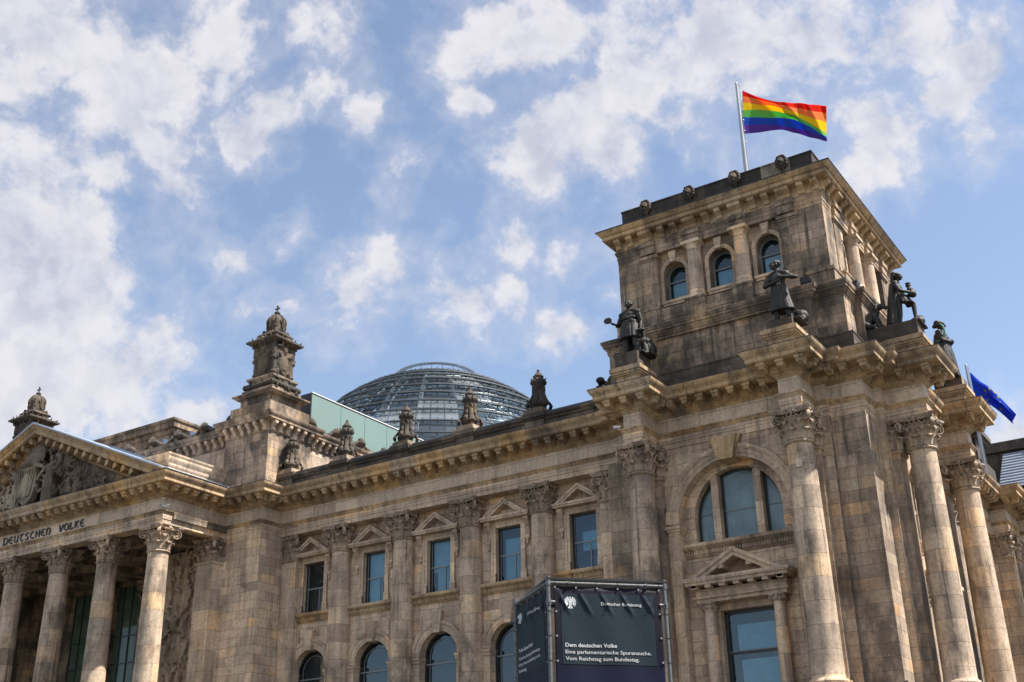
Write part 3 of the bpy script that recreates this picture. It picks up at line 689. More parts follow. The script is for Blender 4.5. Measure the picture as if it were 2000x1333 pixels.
# pedimented doorway-window (aedicule)
ad = MB(); pediment(ad, 0, 3.02, 15.34, 16.98, 7.5, 8.95, .42, .40, .15, step=.10)
s_ = (16.98-15.34)/3.02
for k in range(-3, 4):
    u = k*.82; ad.box(u-.17, u+.17, -8.80, -8.3, 14.98, 15.17); 
    if k: zz = 16.98-abs(u)*s_-.62; ad.hexa([(u-.15, -8.80, zz-.0+(-s_*.15 if u > 0 else s_*-.15)*-1*(1 if u > 0 else -1)*0), (u+.15, -8.80, zz), (u+.15, -8.0, zz), (u-.15, -8.0, zz), (u-.15, -8.80, zz+.22), (u+.15, -8.80, zz+.22), (u+.15, -8.0, zz+.22), (u-.15, -8.0, zz+.22)])
ad.box(-2.66, 2.66, -8.34, -7.5, 14.90, 15.0); ad.box(-2.60, 2.60, -8.28, -7.5, 14.62, 14.90); ad.box(-2.70, 2.70, -8.40, -7.5, 14.50, 14.62); ad.box(-2.58, 2.58, -8.26, -7.5, 14.30, 14.50)
AE = both('doorway_surround', ad.mesh('doorway_surround', 'trim', smooth=False))
ac = MB(); ac.lathe([(.42, 9.3), (.44, 9.45), (.37, 9.55)]+[(.365-.05*(i/8)**1.6, 9.6+4.2*i/8) for i in range(9)]+[(.36, 13.82), (.36, 13.88), (.31, 13.9)], 24); ac.box(-.5, .5, -.5, .5, 0, 9.3)
ACM = ac.mesh('small_column', 'trim', 35)
ic = MB()
ic.box(-.42, .42, -.42, .42, 14.20, 14.30)
for sx in (-1, 1):
    for sy in (-1, 1):
        a = math.atan2(sy, sx); c, s2 = math.cos(a), math.sin(a)
        sp = [(c*(.42+.155*(1-.8*t)*math.cos(PI*.6-t*11)), s2*(.42+.155*(1-.8*t)*math.cos(PI*.6-t*11)), 14.06+.155*(1-.8*t)*math.sin(PI*.6-t*11)) for t in [i/18 for i in range(19)]]
        ic.ribbon(sp, [.08]*19, .05, (-s2, c, 0)); ic.ell((c*.42, s2*.42, 14.06), .05, 6, 4)
ic.lathe([(.34, 13.88), (.36, 13.95), (.40, 14.12), (.36, 14.2)], 18)
for k in range(8):
    a = k*PI/4; ic.ell((.37*math.cos(a), .37*math.sin(a), 14.06), (.09, .09, .1), 6, 4); ic.ell((.35*math.cos(a+.4), .35*math.sin(a+.4), 13.94), (.06, .06, .07), 6, 4)
ICM = ic.mesh('capital', 'cap', 45)
for pr in AE:
    for u in (-1.98, 1.98):
        c = obj('small_column', ACM, pr, (u, -8.26+.33, 0)); obj('capital', ICM, c)
dw = MB(); dw.box(-1.55, -1.36, -7.10, -7.02, 6, 13.9); dw.box(1.40, 1.55, -7.1, -7.02, 6, 13.9); dw.box(-1.55, 1.55, -7.1, -7.02, 13.72, 13.9); dw.box(-1.4, 1.45, -7.1, -7.03, 11.60, 11.72)
DWW = both('tall_window', dw.mesh('tall_window', 'frame', smooth=False))
db = MB(); db.box(-1.36, 1.40, -7.13, -7.1, 11.72, 11.76); kids(DWW, 'sash_bar', db.mesh('sash_bar', 'sash', smooth=False))
dp = MB(); dp.quad((-1.5, -7.03, 6), (1.5, -7.03, 6), (1.5, -7.03, 13.8), (-1.5, -7.03, 13.8)); kids(DWW, 'window_pane', dp.mesh('window_pane', 'clear', smooth=False)); dp = MB(); dp.quad((-1.5, -6.93, 6), (1.5, -6.93, 6), (1.5, -6.93, 13.8), (-1.5, -6.93, 13.8)); kids(DWW, 'room_back', dp.mesh('room_back', 'inner', smooth=False)); dp = MB(); dp.box(-.9, 1.5, -6.98, -6.94, 11.8, 13.15); dp.box(-.8, 1.5, -6.98, -6.94, 6, 11.3); kids(DWW, 'roller_blind', dp.mesh('roller_blind', 'blindcloth', smooth=False))
# free columns and the pilasters behind them
for u in (-4.71, 4.71):
    x, y = tw(u, 9.72); column(x, y); x, y = ts(u, 9.72); column(x, y, PI/2)
    x, y = tw(u, 8.66); pilaster('pilaster', x, y, .68, .5, 0., 'pier'); x, y = ts(u, 8.66); pilaster('pilaster', x, y, .68, .5, PI/2, 'pier')
for u in (-5.63, 5.63, -5.3, 5.3):
    pass
st_ = MB()
for sg in (-1, 1):
    a, b = sorted((sg*5.39, sg*5.97)); st_.box(a, b, -8.265, -7.6, 0, 23.31)
both('wall_strip', st_.mesh('wall_strip', 'pier', smooth=False))
# sheet of new stone let into the right hand column
x, y = tw(4.71, 9.72); pt_ = MB(); pt_.box(-.16, .16, -.79, -.70, 20.1, 20.55)
part('repair_patch', pt_.mesh('repair_patch', 'patch', smooth=False), (x+.0, y, 0), .10)

# ------------------------------------------------------------------ attic of the tower
def sq_path(f):      # four equal sides, running so that outward is on the right
    out = []
    for k in range(4):
        for (u, d) in f[:-1]:
            x, y = u, -d
            for _ in range(k): x, y = -y, x
            out.append((TC[0]+x, TC[1]+y))
    return out
af = [(-7.5, 7.5), (-5.8, 7.5), (-5.8, 7.95), (5.8, 7.95), (5.8, 7.5), (7.5, 7.5)]
bf = [(-7.8, 7.8), (-5.9, 7.8), (-5.9, 8.22), (5.9, 8.22), (5.9, 7.8), (7.8, 7.8)]
wf = [(-7.5, 7.5), (-5.8, 7.5), (-5.8, 7.95), (-4.0, 7.95), (-4.0, 7.80), (4.0, 7.80), (4.0, 7.95), (5.8, 7.95), (5.8, 7.5), (7.5, 7.5)]
a1 = MB(); a1.sweep(sq_path(bf), [(-.6, 26.5), (.30, 26.68), (.30, 26.9), (.12, 27.0), (0, 27.05), (0, 27.98), (.04, 28.0), (.04, 28.08), (-.4, 28.16)], True)
part('blocking_course', a1.mesh('blocking_course', 'soot', smooth=False))
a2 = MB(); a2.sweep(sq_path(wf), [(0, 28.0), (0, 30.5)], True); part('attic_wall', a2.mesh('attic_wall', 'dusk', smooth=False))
a3 = MB(); a3.sweep(sq_path(af), [(-.3, 30.42), (.03, 30.44), (.03, 30.56), (.08, 30.58), (.12, 30.70), (.20, 30.78), (.24, 30.88), (.30, 30.90), (.30, 31.02), (.34, 31.05), (.38, 31.14), (.40, 31.24), (.40, 31.30), (-.9, 31.46)], True)
part('attic_cornice', a3.mesh('attic_cornice', 'dusktrim', 30))
a4 = MB(); sqp = lambda h: sq_path([(-h, h), (h, h)])
a4.sweep(sqp(6.95), [(0, 31.2), (0, 31.95), (.04, 31.98), (.04, 32.08), (-.4, 32.12)], True)
def four(fn):
    for k in range(4):
        t = MB(); fn(t); Rm = Matrix.Translation((TC[0], TC[1], 0)) @ Matrix.Rotation(k*PI/2, 4, 'Z'); yield t, Rm
def ped_(t):
    for u, hw, d, z in ((-1.55, .62, 7.28, 33.02), (1.55, .62, 7.28, 33.02), (-4.64, .66, 7.22, 33.02), (4.64, .66, 7.22, 33.02)):
        t.box(u-hw, u+hw, -d, -6.2, 31.3, z-.14); t.box(u-hw-.05, u+hw+.05, -d-.05, -6.2, z-.14, z)
    for u in (-3.1, 0, 3.1): t.box(u-.9, u+.9, -7.02, -6.1, 32.1, 32.9)
for t, Rm in four(ped_): a4.join(t, Rm)
for sx in (-1, 1):
    for sy in (-1, 1):
        a, b = sorted((TC[0]+sx*5.45, TC[0]+sx*7.08)); c, d = sorted((TC[1]+sy*5.45, TC[1]+sy*7.08)); a4.box(a, b, c, d, 31.35, 32.44); 
        a, b = sorted((TC[0]+sx*5.4, TC[0]+sx*7.14)); c, d = sorted((TC[1]+sy*5.4, TC[1]+sy*7.14)); a4.box(a, b, c, d, 32.44, 32.64)
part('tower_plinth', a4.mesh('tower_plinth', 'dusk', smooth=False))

# ------------------------------------------------------------------ upper tower
UW = 6.45
uw = MB()
for t in (0,):
    for uc in (-3.1, 0, 3.1): arch_face(uw, uc-1.55, uc+1.55, 32.6, 37.0, uc, .76, 35.44, UW, zb=33.55, n=18); reveal(uw, uc, .76, 35.44, 33.55, UW, UW-.75, 18)
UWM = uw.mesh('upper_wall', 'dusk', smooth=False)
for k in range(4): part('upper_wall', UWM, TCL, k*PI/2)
for sx, sy in ((-1, -1), (1, -1), (1, 1)):
        cp2 = MB()
        a, b = sorted((sx*5.20, sx*6.83)); c, d = sorted((sy*5.20, sy*6.83)); cp2.box(a, b, c, d, 32.6, 37.2); part('upper_pier', cp2.mesh('upper_pier', 'dusk', smooth=False), TCL)
for k in range(4):
    if k > 1: continue
    for sg in (-1, 1):
        t = MB(); a, b = sorted((sg*4.06, sg*5.20)); t.box(a, b, -6.90, -6.0, 32.6, 36.48); 
        t.box(sg*4.63-.60, sg*4.63+.60, -6.96, -6.0, 36.48, 36.60); t.box(sg*4.63-.64, sg*4.63+.64, -7.02, -6.0, 36.60, 36.84); t.box(sg*4.63-.60, sg*4.63+.60, -6.95, -6., 33.0, 33.35)
        part('upper_pilaster', t.mesh('upper_pilaster', 'dusk', smooth=False), TCL, k*PI/2)
uc_ = MB(); uc_.lathe([(.56, 33.0), (.58, 33.1), (.54, 33.2), (.50, 33.28), (.53, 33.34), (.49, 33.42)]+[(.47-.05*(i/8)**1.6, 33.45+2.85*i/8) for i in range(9)]+[(.46, 36.32), (.46, 36.40), (.42, 36.42), (.42, 36.50), (.50, 36.62), (.54, 36.70), (.56, 36.72)], 28)
uc_.box(-.60, .60, -.60, .60, 36.72, 36.93)
UCM = uc_.mesh('upper_column', 'trim', 35)
for k in range(4):
    for u in (-1.55, 1.55):
        v = Matrix.Rotation(k*PI/2, 4, 'Z') @ Vector((u, -6.74, 0)); part('upper_column', UCM, (TC[0]+v.x, TC[1]+v.y, 0), k*PI/2)
ua = MB(); ring(ua, 0, 35.44, [(.765, UW-.02), (.765, UW+.05), (.84, UW+.05), (.85, UW+.09), (1.0, UW+.09), (1.0, UW-.02)], 20)
ua.prism([(-.15, 36.15), (.15, 36.15), (.27, 36.9), (-.27, 36.9)], lambda a, b, t: (a, -t, b), UW-.1, UW+.24)
ua.box(-.95, .95, -UW-.22, -UW+.05, 33.36, 33.54); ua.box(-.9, .9, -UW-.14, -UW+.05, 33.2, 33.36)
for sg in (-1, 1): a, b = sorted((sg*.765, sg*1.0)); ua.box(a, b, -UW-.06, -UW+.02, 33.54, 35.44)
UAM = ua.mesh('upper_window', 'trim', 35)
uf = MB(); ring(uf, 0, 35.44, [(.64, UW-.72), (.64, UW-.62), (.76, UW-.62), (.76, UW-.72)], 18); uf.box(-.76, -.66, -UW+.62, -UW+.72, 33.55, 35.44); uf.box(.66, .76, -UW+.62, -UW+.72, 33.55, 35.44); uf.box(-.7, .7, -UW+.60, -UW+.70, 35.02, 35.10)
UFM = uf.mesh('window_frame', 'sash', smooth=False)
up = MB(); disc(up, 0, .68, 35.44, 33.56, UW-.68, 18); UPM = up.mesh('window_pane', 'clear', smooth=False); up = MB(); disc(up, 0, .70, 35.44, 33.5, UW-.84, 18); URM = up.mesh('room_back', 'inner', smooth=False); up = MB(); up.box(-.52, .7, -UW+.76, -UW+.79, 33.5, 34.96); UBM = up.mesh('roller_blind', 'blindcloth', smooth=False)
for k in range(4):
    for u in (-3.1, 0, 3.1):
        v = Matrix.Rotation(k*PI/2, 4, 'Z') @ Vector((u, 0, 0)); wv = part('upper_window', UAM, (TC[0]+v.x, TC[1]+v.y, 0), k*PI/2)
        obj('window_frame', UFM, wv); obj('window_pane', UPM, wv); obj('room_back', URM, wv); obj('roller_blind', UBM, wv)
ue = MB(); ue.sweep(sqp(6.83), [(-.45, 36.95), (.02, 36.95), (.02, 37.20), (.05, 37.21), (.05, 37.45), (.10, 37.52), (.12, 37.60), (.16, 37.64), (.16, 37.74), (.10, 37.80), (.06, 37.85)], True)
def ress(t):
    for u in (-4.64, -1.55, 1.55, 4.64):
        t.box(u-.52, u+.52, -7.05, -6.5, 36.935, 37.46); t.box(u-.56, u+.56, -7.14, -6.5, 37.46, 37.78)
for t, Rm in four(ress): ue.join(t, Rm)
part('upper_entablature', ue.mesh('upper_entablature', 'dusktrim', smooth=False))
uk = MB(); uk.sweep(sqp(6.83), [(.06, 37.85), (.06, 38.50), (.62, 38.52), (.66, 38.56), (.72, 38.56), (.72, 38.80), (.78, 38.82), (.84, 38.86), (.90, 38.96), (1.0, 39.06), (1.03, 39.10)], True)
TCORN = part('tower_cornice', uk.mesh('tower_cornice', 'warm', 30))
uf2 = MB(); uf2.sweep(sqp(6.83), [(1.03, 39.10), (1.06, 39.12), (1.06, 39.17), (1.0, 39.19), (-.3, 39.32)], True); part('cornice_flashing', uf2.mesh('cornice_flashing', 'lead', smooth=False))
t = MB(); bracket(t, 0, 37.86, 38.50, .40, 6.86, 7.40); BRS = t.mesh('cornice_bracket', 'warm', 40); t = MB(); bracket(t, 0, 37.86, 38.50, .82, 6.86, 7.44); BRL = t.mesh('cornice_bracket', 'warm', 40)
for k in range(2):
    for u, me in [(m0+q, BRS) for m0 in (-6.2, -3.1, 0, 3.1, 6.2) for q in (-.43, .43)]+[(u, BRL) for u in (-4.65, -1.55, 1.55, 4.65)]:
        v = Matrix.Rotation(k*PI/2, 4, 'Z') @ Vector((u, 0, 0)); obj('cornice_bracket', me, TCORN, (v.x+TC[0], v.y+TC[1], 0), k*PI/2)
pa = MB(); pa.sweep(sqp(6.52), [(.2, 39.2), (.2, 39.42), (.03, 39.5), (.0, 39.55), (0, 40.78), (.05, 40.80), (.05, 40.90), (-.4, 40.94)], True)
part('tower_parapet', pa.mesh('tower_parapet', 'blackstone', smooth=False))
tr = MB(); tr.box(TC[0]-6.3, TC[0]+6.3, TC[1]-6.3, TC[1]+6.3, 39.3, 40.3); part('tower_roof', tr.mesh('tower_roof', 'lead', smooth=False))
core = MB(); core.box(-5.6, 5.6, -5.6, 5.6, 31, 39.2); core.box(-6.9, 6.9, -6.9, 6.9, 0, 31); part('light_block_core', core.mesh('light_block_core', 'dusk', smooth=False), TCL)  # unseen core boxes added to block light inside the tower
# lion heads on the parapet
lh = MB()
lh.ell((0, -.05, 0), (.34, .25, .42)); lh.ell((0, -.28, -.02), (.23, .2, .25)); lh.ell((0, -.44, -.10), (.14, .14, .13)); lh.ell((0, -.36, -.28), (.11, .1, .1)); lh.cap((0, -.1, -.4), (0, 0, -.62), .2, .1)
for k in range(14):
    a = 2*PI*k/14; lh.ell((.33*math.cos(a), -.10, .38*math.sin(a)), (.12, .14, .13)); 
for sg in (-1, 1): lh.ell((sg*.11, -.45, .06), .05); lh.ell((sg*.2, -.2, .33), .09)
LION = sculpt(lh, "lion_head", "blacklion", .035, 2)
for k in range(2):
    for u in (-4.68, -1.57, 1.57, 4.68):
        v = Matrix.Rotation(k*PI/2, 4, 'Z') @ Vector((u, -6.62, 40.62)); part('lion_head', LION, (TC[0]+v.x, TC[1]+v.y, v.z), k*PI/2, sc=(.95, 1.0, 1.05))
# statue pedestals over the free columns
SLB = []
for u in (-4.71, 4.71):
    for (x, y), rz in ((tw(u, 9.9), 0), (ts(u, 9.9), 1)):
        sp_ = MB(); h = (.72, .82) if rz == 0 else (.82, .72)
        for (e, z0, z1) in ((.16, 26.6, 26.86), (0, 26.86, 27.32), (.05, 27.32, 27.40), (.14, 27.40, 27.50), (.22, 27.50, 27.64), (.30, 27.64, 27.88), (.18, 27.88, 27.96)):
            sp_.box(x-h[0]-e, x+h[0]+e, y-h[1]-e, y+h[1]+e, z0, z1)
        top = {(0, 0): 28.84, (0, 1): 28.44, (1, 1): 28.88, (1, 0): 28.62}[(int(rz), int(u > 0))]; bx = 1.15 if (rz and u > 0) else 0.
        if bx: sp_.box(x-h[0]-.22-bx, x-.5, y-h[1]-.255, y+h[1]+.255, 26.6, 27.87)
        sl2 = MB(); sl2.box(x-h[0]-.02-bx, x+h[0]+.02, y-h[1]-.02, y+h[1]+.02, 27.96, top); SLB.append(sl2)
        part('statue_pedestal', sp_.mesh('statue_pedestal', 'warm', smooth=False))
for sl2 in SLB: part('statue_plinth', sl2.mesh('statue_plinth', 'soot', smooth=False))
tp_ = MB(); rd = random.Random(21)
for q in range(26):
    z = rd.uniform(0, 2.5); tp_.ell((rd.uniform(-.35, .35), rd.uniform(-.5, .5), z), (rd.uniform(.16, .34), rd.uniform(.2, .34), rd.uniform(.14, .3)), 7, 5)
for q in range(9): z = rd.uniform(.2, 2.4); tp_.cap((-.2, rd.uniform(-.4, .4), z), (-.55-rd.uniform(0, .15), rd.uniform(-.5, .5), z-rd.uniform(-.2, .4)), .11, .07, 6)
part('carved_trophy', sculpt(tp_, 'carved_trophy', 'blacklion', .05, 1), (-32.05, 60.1, 26.7))

# ------------------------------------------------------------------ block between portico and wing, portico, pediment
PCX = -77.43
bw = MB(); bw.box(-63.4, -59.5, 58.43, 64, 0, 23.31); part('wall', bw.mesh('wall', 'wall', smooth=False))
an = MB(); an.box(-64.75, -63.10, 57.45, 59.0, 0, 21.52); an.box(-64.85, -63.0, 57.35, 59., 21.45, 21.6)
A_ = part('anta', an.mesh('anta', 'trim', smooth=False)); obj('capital', CAPS, A_, (-63.92, 58.25, 21.55)).scale = (1.05, 1., 1.)
pw = MB()
pw.box(-125, -63.3, 64.8, 65.2, 0, 24); pw.box(-69.7, -63.3, 59.3, 65, 0, 24); pw.box(-110, -62.9, 53.4, 65, 23.75, 24.2); pw.box(-92.5, -91.8, 58, 65, 0, 24)
part('portico_wall', pw.mesh('portico_wall', 'dusk', smooth=False))  # darker stone colour stands in for shade within the porch
cl = MB()
for x in (-66.9, -72.2, -77.5, -82.8): cl.box(x-.35, x+.35, 53.3, 65, 23.33, 23.8)
for y in (56.2, 59.2, 62.2): cl.box(-92, -63.2, y-.3, y+.3, 23.38, 23.8)
part('portico_ceiling', cl.mesh('portico_ceiling', 'dusk', smooth=False))  # ceiling shade put into the colour with the dark ashlar
for k in range(5): column(-64.15-5.32*k, 53.42)
for x in (-72.3, -77.6, -82.9):      # pilasters inside the porch, coloured dark to deepen its shade
    pilaster('pilaster', x-.0, 63.9, .8, .9, 0., 'dusk')
pgm = MB(); pgm.quad((-2.1, 0, 9), (2.1, 0, 9), (2.1, 0, 23.3), (-2.1, 0, 23.3)); PG = pgm.mesh('window_pane', 'curtain', smooth=False)
pfm = MB()
for u in (-2.1, -1.05, 0., 1.05, 2.1): pfm.box(u-.045, u+.045, -.08, .05, 9, 23.3)
for z in (10.4, 12.6, 14.8, 17.0, 19.2, 21.4): pfm.box(-2.1, 2.1, -.07, .05, z-.04, z+.04)
PF = pfm.mesh('porch_window', 'frame', smooth=False)
for x in (-74.95, -80.25, -85.5):
    wv = part('porch_window', PF, (x, 64.7, 0)); obj('window_pane', PG, wv)
# carved coats of arms beside the porch
rl = MB(); rd = random.Random(5)
rl.box(-1.9, 1.9, -.05, .3, -9, 4.9)
for k in range(7):
    z = 3.3-k*1.9; w_ = .34+.1*(k % 2)
    for x in ((-1.05, 1.05) if k % 2 else (-.1,)):
        rl.prism([(x-w_, z+.5), (x+w_, z+.5), (x+w_*.95, z), (x, z-.6), (x-w_*.95, z)], lambda a, b, t: (a, -t, b), 0, .22)
    for q in range(26):
        a = rd.uniform(0, 2*PI); r = rd.uniform(.5, 1.6); x = max(-1.75, min(1.75, r*1.25*math.cos(a))); zz = z+.9*r*math.sin(a)
        rl.cap((x, -.1, zz), (x+rd.uniform(-.3, .3), -.16, zz+rd.uniform(-.35, .35)), rd.uniform(.08, .15), rd.uniform(.06, .12), 6)
    for sg in (-1, 1): rl.ell((sg*.95, -.18, z+.3), (.13, .13, .16)); rl.cap((sg*.95, -.14, z+.1), (sg*.85, -.14, z-.45), .2, .15); rl.cap((sg*.85, -.14, z-.4), (sg*1.05, -.16, z-.9), .12, .09)
rl.v = [(a, b*1.9 if b < .2 else b, c) for a, b, c in rl.v]
part('arms_relief', sculpt(rl, 'arms_relief', 'cap', .05, 1, .4), (-67.75, 58.9, 18.3))
# pediment
slope = (33.2-26.55)/(PCX*-1-61.60)
pdm = MB()
def rake(prof):
    """profile (drop below the top line, front y); a bar along both slopes, cut off level on the cornice"""
    for sg in (-1, 1):
        vs = []
        for dr, yy in prof:
            vs.append((PCX, yy, 33.2-dr)); vs.append((PCX+sg*(33.2-dr-26.60)/slope, yy, 26.60))
        n = len(prof); pdm.add(vs, [(2*i, 2*i+1, 2*(i+1)+1, 2*(i+1)) for i in range(n-1)]+[tuple(2*i+1 for i in range(n))])
q_ = math.hypot(1, slope)
rake([(-.02, 53.25), (-.02, 51.12), (.10, 51.12), (.20, 51.22), (.36, 51.30), (.38, 51.36), (.72, 51.36), (.74, 51.42), (.78, 51.46), (.80, 52.26), (1.24, 52.28), (1.30, 52.36), (1.42, 52.40), (1.52, 52.48), (1.60, 52.62), (1.60, 53.25)])
PED = part('pediment', pdm.mesh('pediment', 'warm', smooth=False))
ty = MB(); ty.quad((PCX, 53.0, 33.0), (PCX-15.3, 53.0, 26.5), (PCX+15.3, 53.0, 26.5)); obj('tympanum', ty.mesh('tympanum', 'dusk', smooth=False), PED)
for sg in (-1, 1):
    for k in range(1, 16):
        x = PCX+sg*(.93*k-.35); zt = 33.2-abs(x-PCX)*slope-.80
        if zt < 27.2: continue
        rm = MB(); s1 = -sg*slope*.19
        rm.hexa([(x-.19, 51.50, zt-.42+s1*-1*-1), (x+.19, 51.50, zt-.42-s1), (x+.19, 52.3, zt-.42-s1), (x-.19, 52.3, zt-.42+s1), (x-.19, 51.50, zt+s1), (x+.19, 51.50, zt-s1), (x+.19, 52.3, zt-s1), (x-.19, 52.3, zt+s1)])
        obj('raking_block', rm.mesh('raking_block', 'warm', smooth=False), PED)
zr = MB()
for sg in (-1, 1):
    e = 15.25; zr.hexa([(PCX, 51.08, 33.18), (PCX+sg*e, 51.08, 33.18-slope*e), (PCX+sg*e, 60.2, 33.18-slope*e), (PCX, 60.2, 33.18), (PCX, 51.08, 33.29), (PCX+sg*e, 51.08, 33.29-slope*e), (PCX+sg*e, 60.2, 33.29-slope*e), (PCX, 60.2, 33.29)])
obj('pediment_roof', zr.mesh('pediment_roof', 'zinc', smooth=False), PED)
# tympanum relief
tr_ = MB()
def fig(x, z, h, lean=0., sit=False, arm=0, y=52.25):
    k = h/1.75; H = Vector((x+lean, y, z))
    up = .45 if sit else .9
    hp = Vector((x, y, z+up*k)); chest = Vector((x+lean*.6, y-.05, z+(up+.42)*k)); head = Vector((x+lean, y-.08, z+(up+.78)*k))
    tr_.ell(head, (.115*k, .13*k, .15*k)); tr_.cap(hp, chest, .17*k, .2*k); tr_.cap(chest, head, .1*k, .07*k)
    for sg in (-1, 1):
        kn = hp+Vector((sg*.16*k+(.25*k*sg if sit else .04*k), -.12*k, -.42*k if not sit else -.1*k)); ft = Vector((kn.x+.03*k, y-.02, z+.03))
        tr_.cap(hp+Vector((sg*.09*k, 0, 0)), kn, .12*k, .095*k); tr_.cap(kn, ft, .09*k, .06*k)
        sh_ = chest+Vector((sg*.23*k, 0, .14*k)); up_ = arm*sg > 0
        el = sh_+Vector((sg*.22*k, -.1*k, .15*k if up_ else -.3*k)); ha = el+Vector((sg*.12*k, -.05*k, .33*k if up_ else -.22*k))
        tr_.cap(sh_, el, .085*k, .07*k); tr_.cap(el, ha, .065*k, .05*k)
    for q in range(4): tr_.cap(hp+Vector((-.18*k+.12*k*q, -.1*k, .1*k)), (x-.22*k+.15*k*q, y-.05, z+.35*k*(0 if not sit else .5)), .07*k, .09*k)
tr_.prism([(-79.4, 30.1), (-78.95, 30.2), (-78.4, 30.1), (-77.85, 30.15), (-77.35, 29.95), (-77.25, 28.6), (-77.55, 27.5), (-78.35, 26.85), (-79.1, 27.5), (-79.45, 28.7)], lambda a, b, t: (a, -t, b), -52.6, -52.05)
tr_.ell((-78.3, 52.1, 28.5), (.8, .22, 1.2))
for q in range(7): tr_.cap((-79.2+.3*q, 51.93, 29.8), (-78.9+.2*q, 51.93, 27.6), .06, .05, 5)
tr_.ell((-77.9, 52.2, 30.7), (1.25, .3, .55)); tr_.cap((-79.4, 52.1, 30.0), (-78.2, 52.0, 30.5), .2, .25); tr_.cap((-78.2, 52.0, 30.4), (-76.7, 52.1, 29.8), .3, .15)
tr_.ell((-77.6, 52.2, 31.3), (.75, .25, .32))
for q in range(11): a = PI*q/10; tr_.ell((-77.65+.85*math.cos(a), 52.2, 31.05+.55*math.sin(a)), .16)
for q in range(10): tr_.ell((-79.2+.14*q, 52.25, 30.3+.13*q), .17)
tr_.v = [(a, b-.12, c) for a, b, c in tr_.v]
fig(-75.95, 26.95, 3.5, .15, arm=1); fig(-79.75, 27.05, 3.2, .05, arm=-1); fig(-80.6, 27.05, 2.1, -.25, True); fig(-81.8, 27.1, 2.1, .2, True)
fig(-73.6, 26.95, 2.3, .2, True, 1); fig(-72.5, 26.9, 2.1, -.25, False); fig(-70.95, 26.9, 1.9, .15, True); fig(-69.6, 26.9, 1.3, -.2, True); fig(-83.6, 27.2, 1.8, .2, True)
tr_.tube([(-75.3, 51.95, 29.4), (-74.8, 51.9, 29.3), (-74.45, 51.9, 29.7), (-74.5, 51.95, 30.2), (-74.95, 52.0, 30.3)], [.12, .17, .2, .24, .28], 8)
rd = random.Random(9)
for q in range(46): tr_.ell((-73.8+rd.gauss(0, .33), 52.2+rd.uniform(-.1, .2), 29.6+rd.gauss(0, .45)), rd.uniform(.1, .17), 6, 4)
for q in range(26): tr_.ell((-76.2+rd.gauss(0, .5), 52.3, 31.2+rd.gauss(0, .28)), rd.uniform(.1, .18), 6, 4)
for q in range(22): tr_.ell((-80.4+rd.gauss(0, .4), 52.3, 30.0+rd.gauss(0, .3)), rd.uniform(.1, .16), 6, 4)
for q in range(20): tr_.ell((rd.uniform(-72.2, -69), 52.2, 27.1+rd.uniform(0, .7)), rd.uniform(.1, .2), 6, 4)
for q in range(70):
    x = rd.uniform(-84, -69.5); zm = 33.0-abs(x-PCX)*slope-2.0; z = rd.uniform(27.0, max(27.2, zm))
    tr_.cap((x, 52.35, z), (x+rd.uniform(-.4, .4), 52.1, z+rd.uniform(-.5, .5)), rd.uniform(.09, .2), rd.uniform(.06, .14), 6); tr_.ell((x+rd.uniform(-.3, .3), 52.05, z+rd.uniform(-.3, .3)), rd.uniform(.09, .17), 6, 4)
for q in range(4): tr_.cap((-72.5+.2*q, 52.2, 28.7), (-72.7+.35*q, 52.15, 29.6), .09, .05, 6)
tr_.cap((-79.35, 51.9, 27.1), (-79.45, 51.9, 29.6), .05, .05, 6)
obj('pediment_relief', sculpt(tr_, 'pediment_relief', 'relief', .05, 1), PED)
# raised lettering panel on the frieze
lp = MB(); lp.box(-86, -69.95, 52.54, 52.7, 24.30, 25.13); 
INS = part('inscription', lp.mesh('inscription', 'tablet', smooth=False))
pf = MB()
for a in ((-86, -69.85, 52.50, 52.6, 25.08, 25.15), (-86, -69.85, 52.50, 52.6, 24.285, 24.34), (-69.97, -69.85, 52.50, 52.6, 24.34, 25.08)): pf.box(*a)
obj('panel_rim', pf.mesh('panel_rim', 'trim', smooth=False), INS)
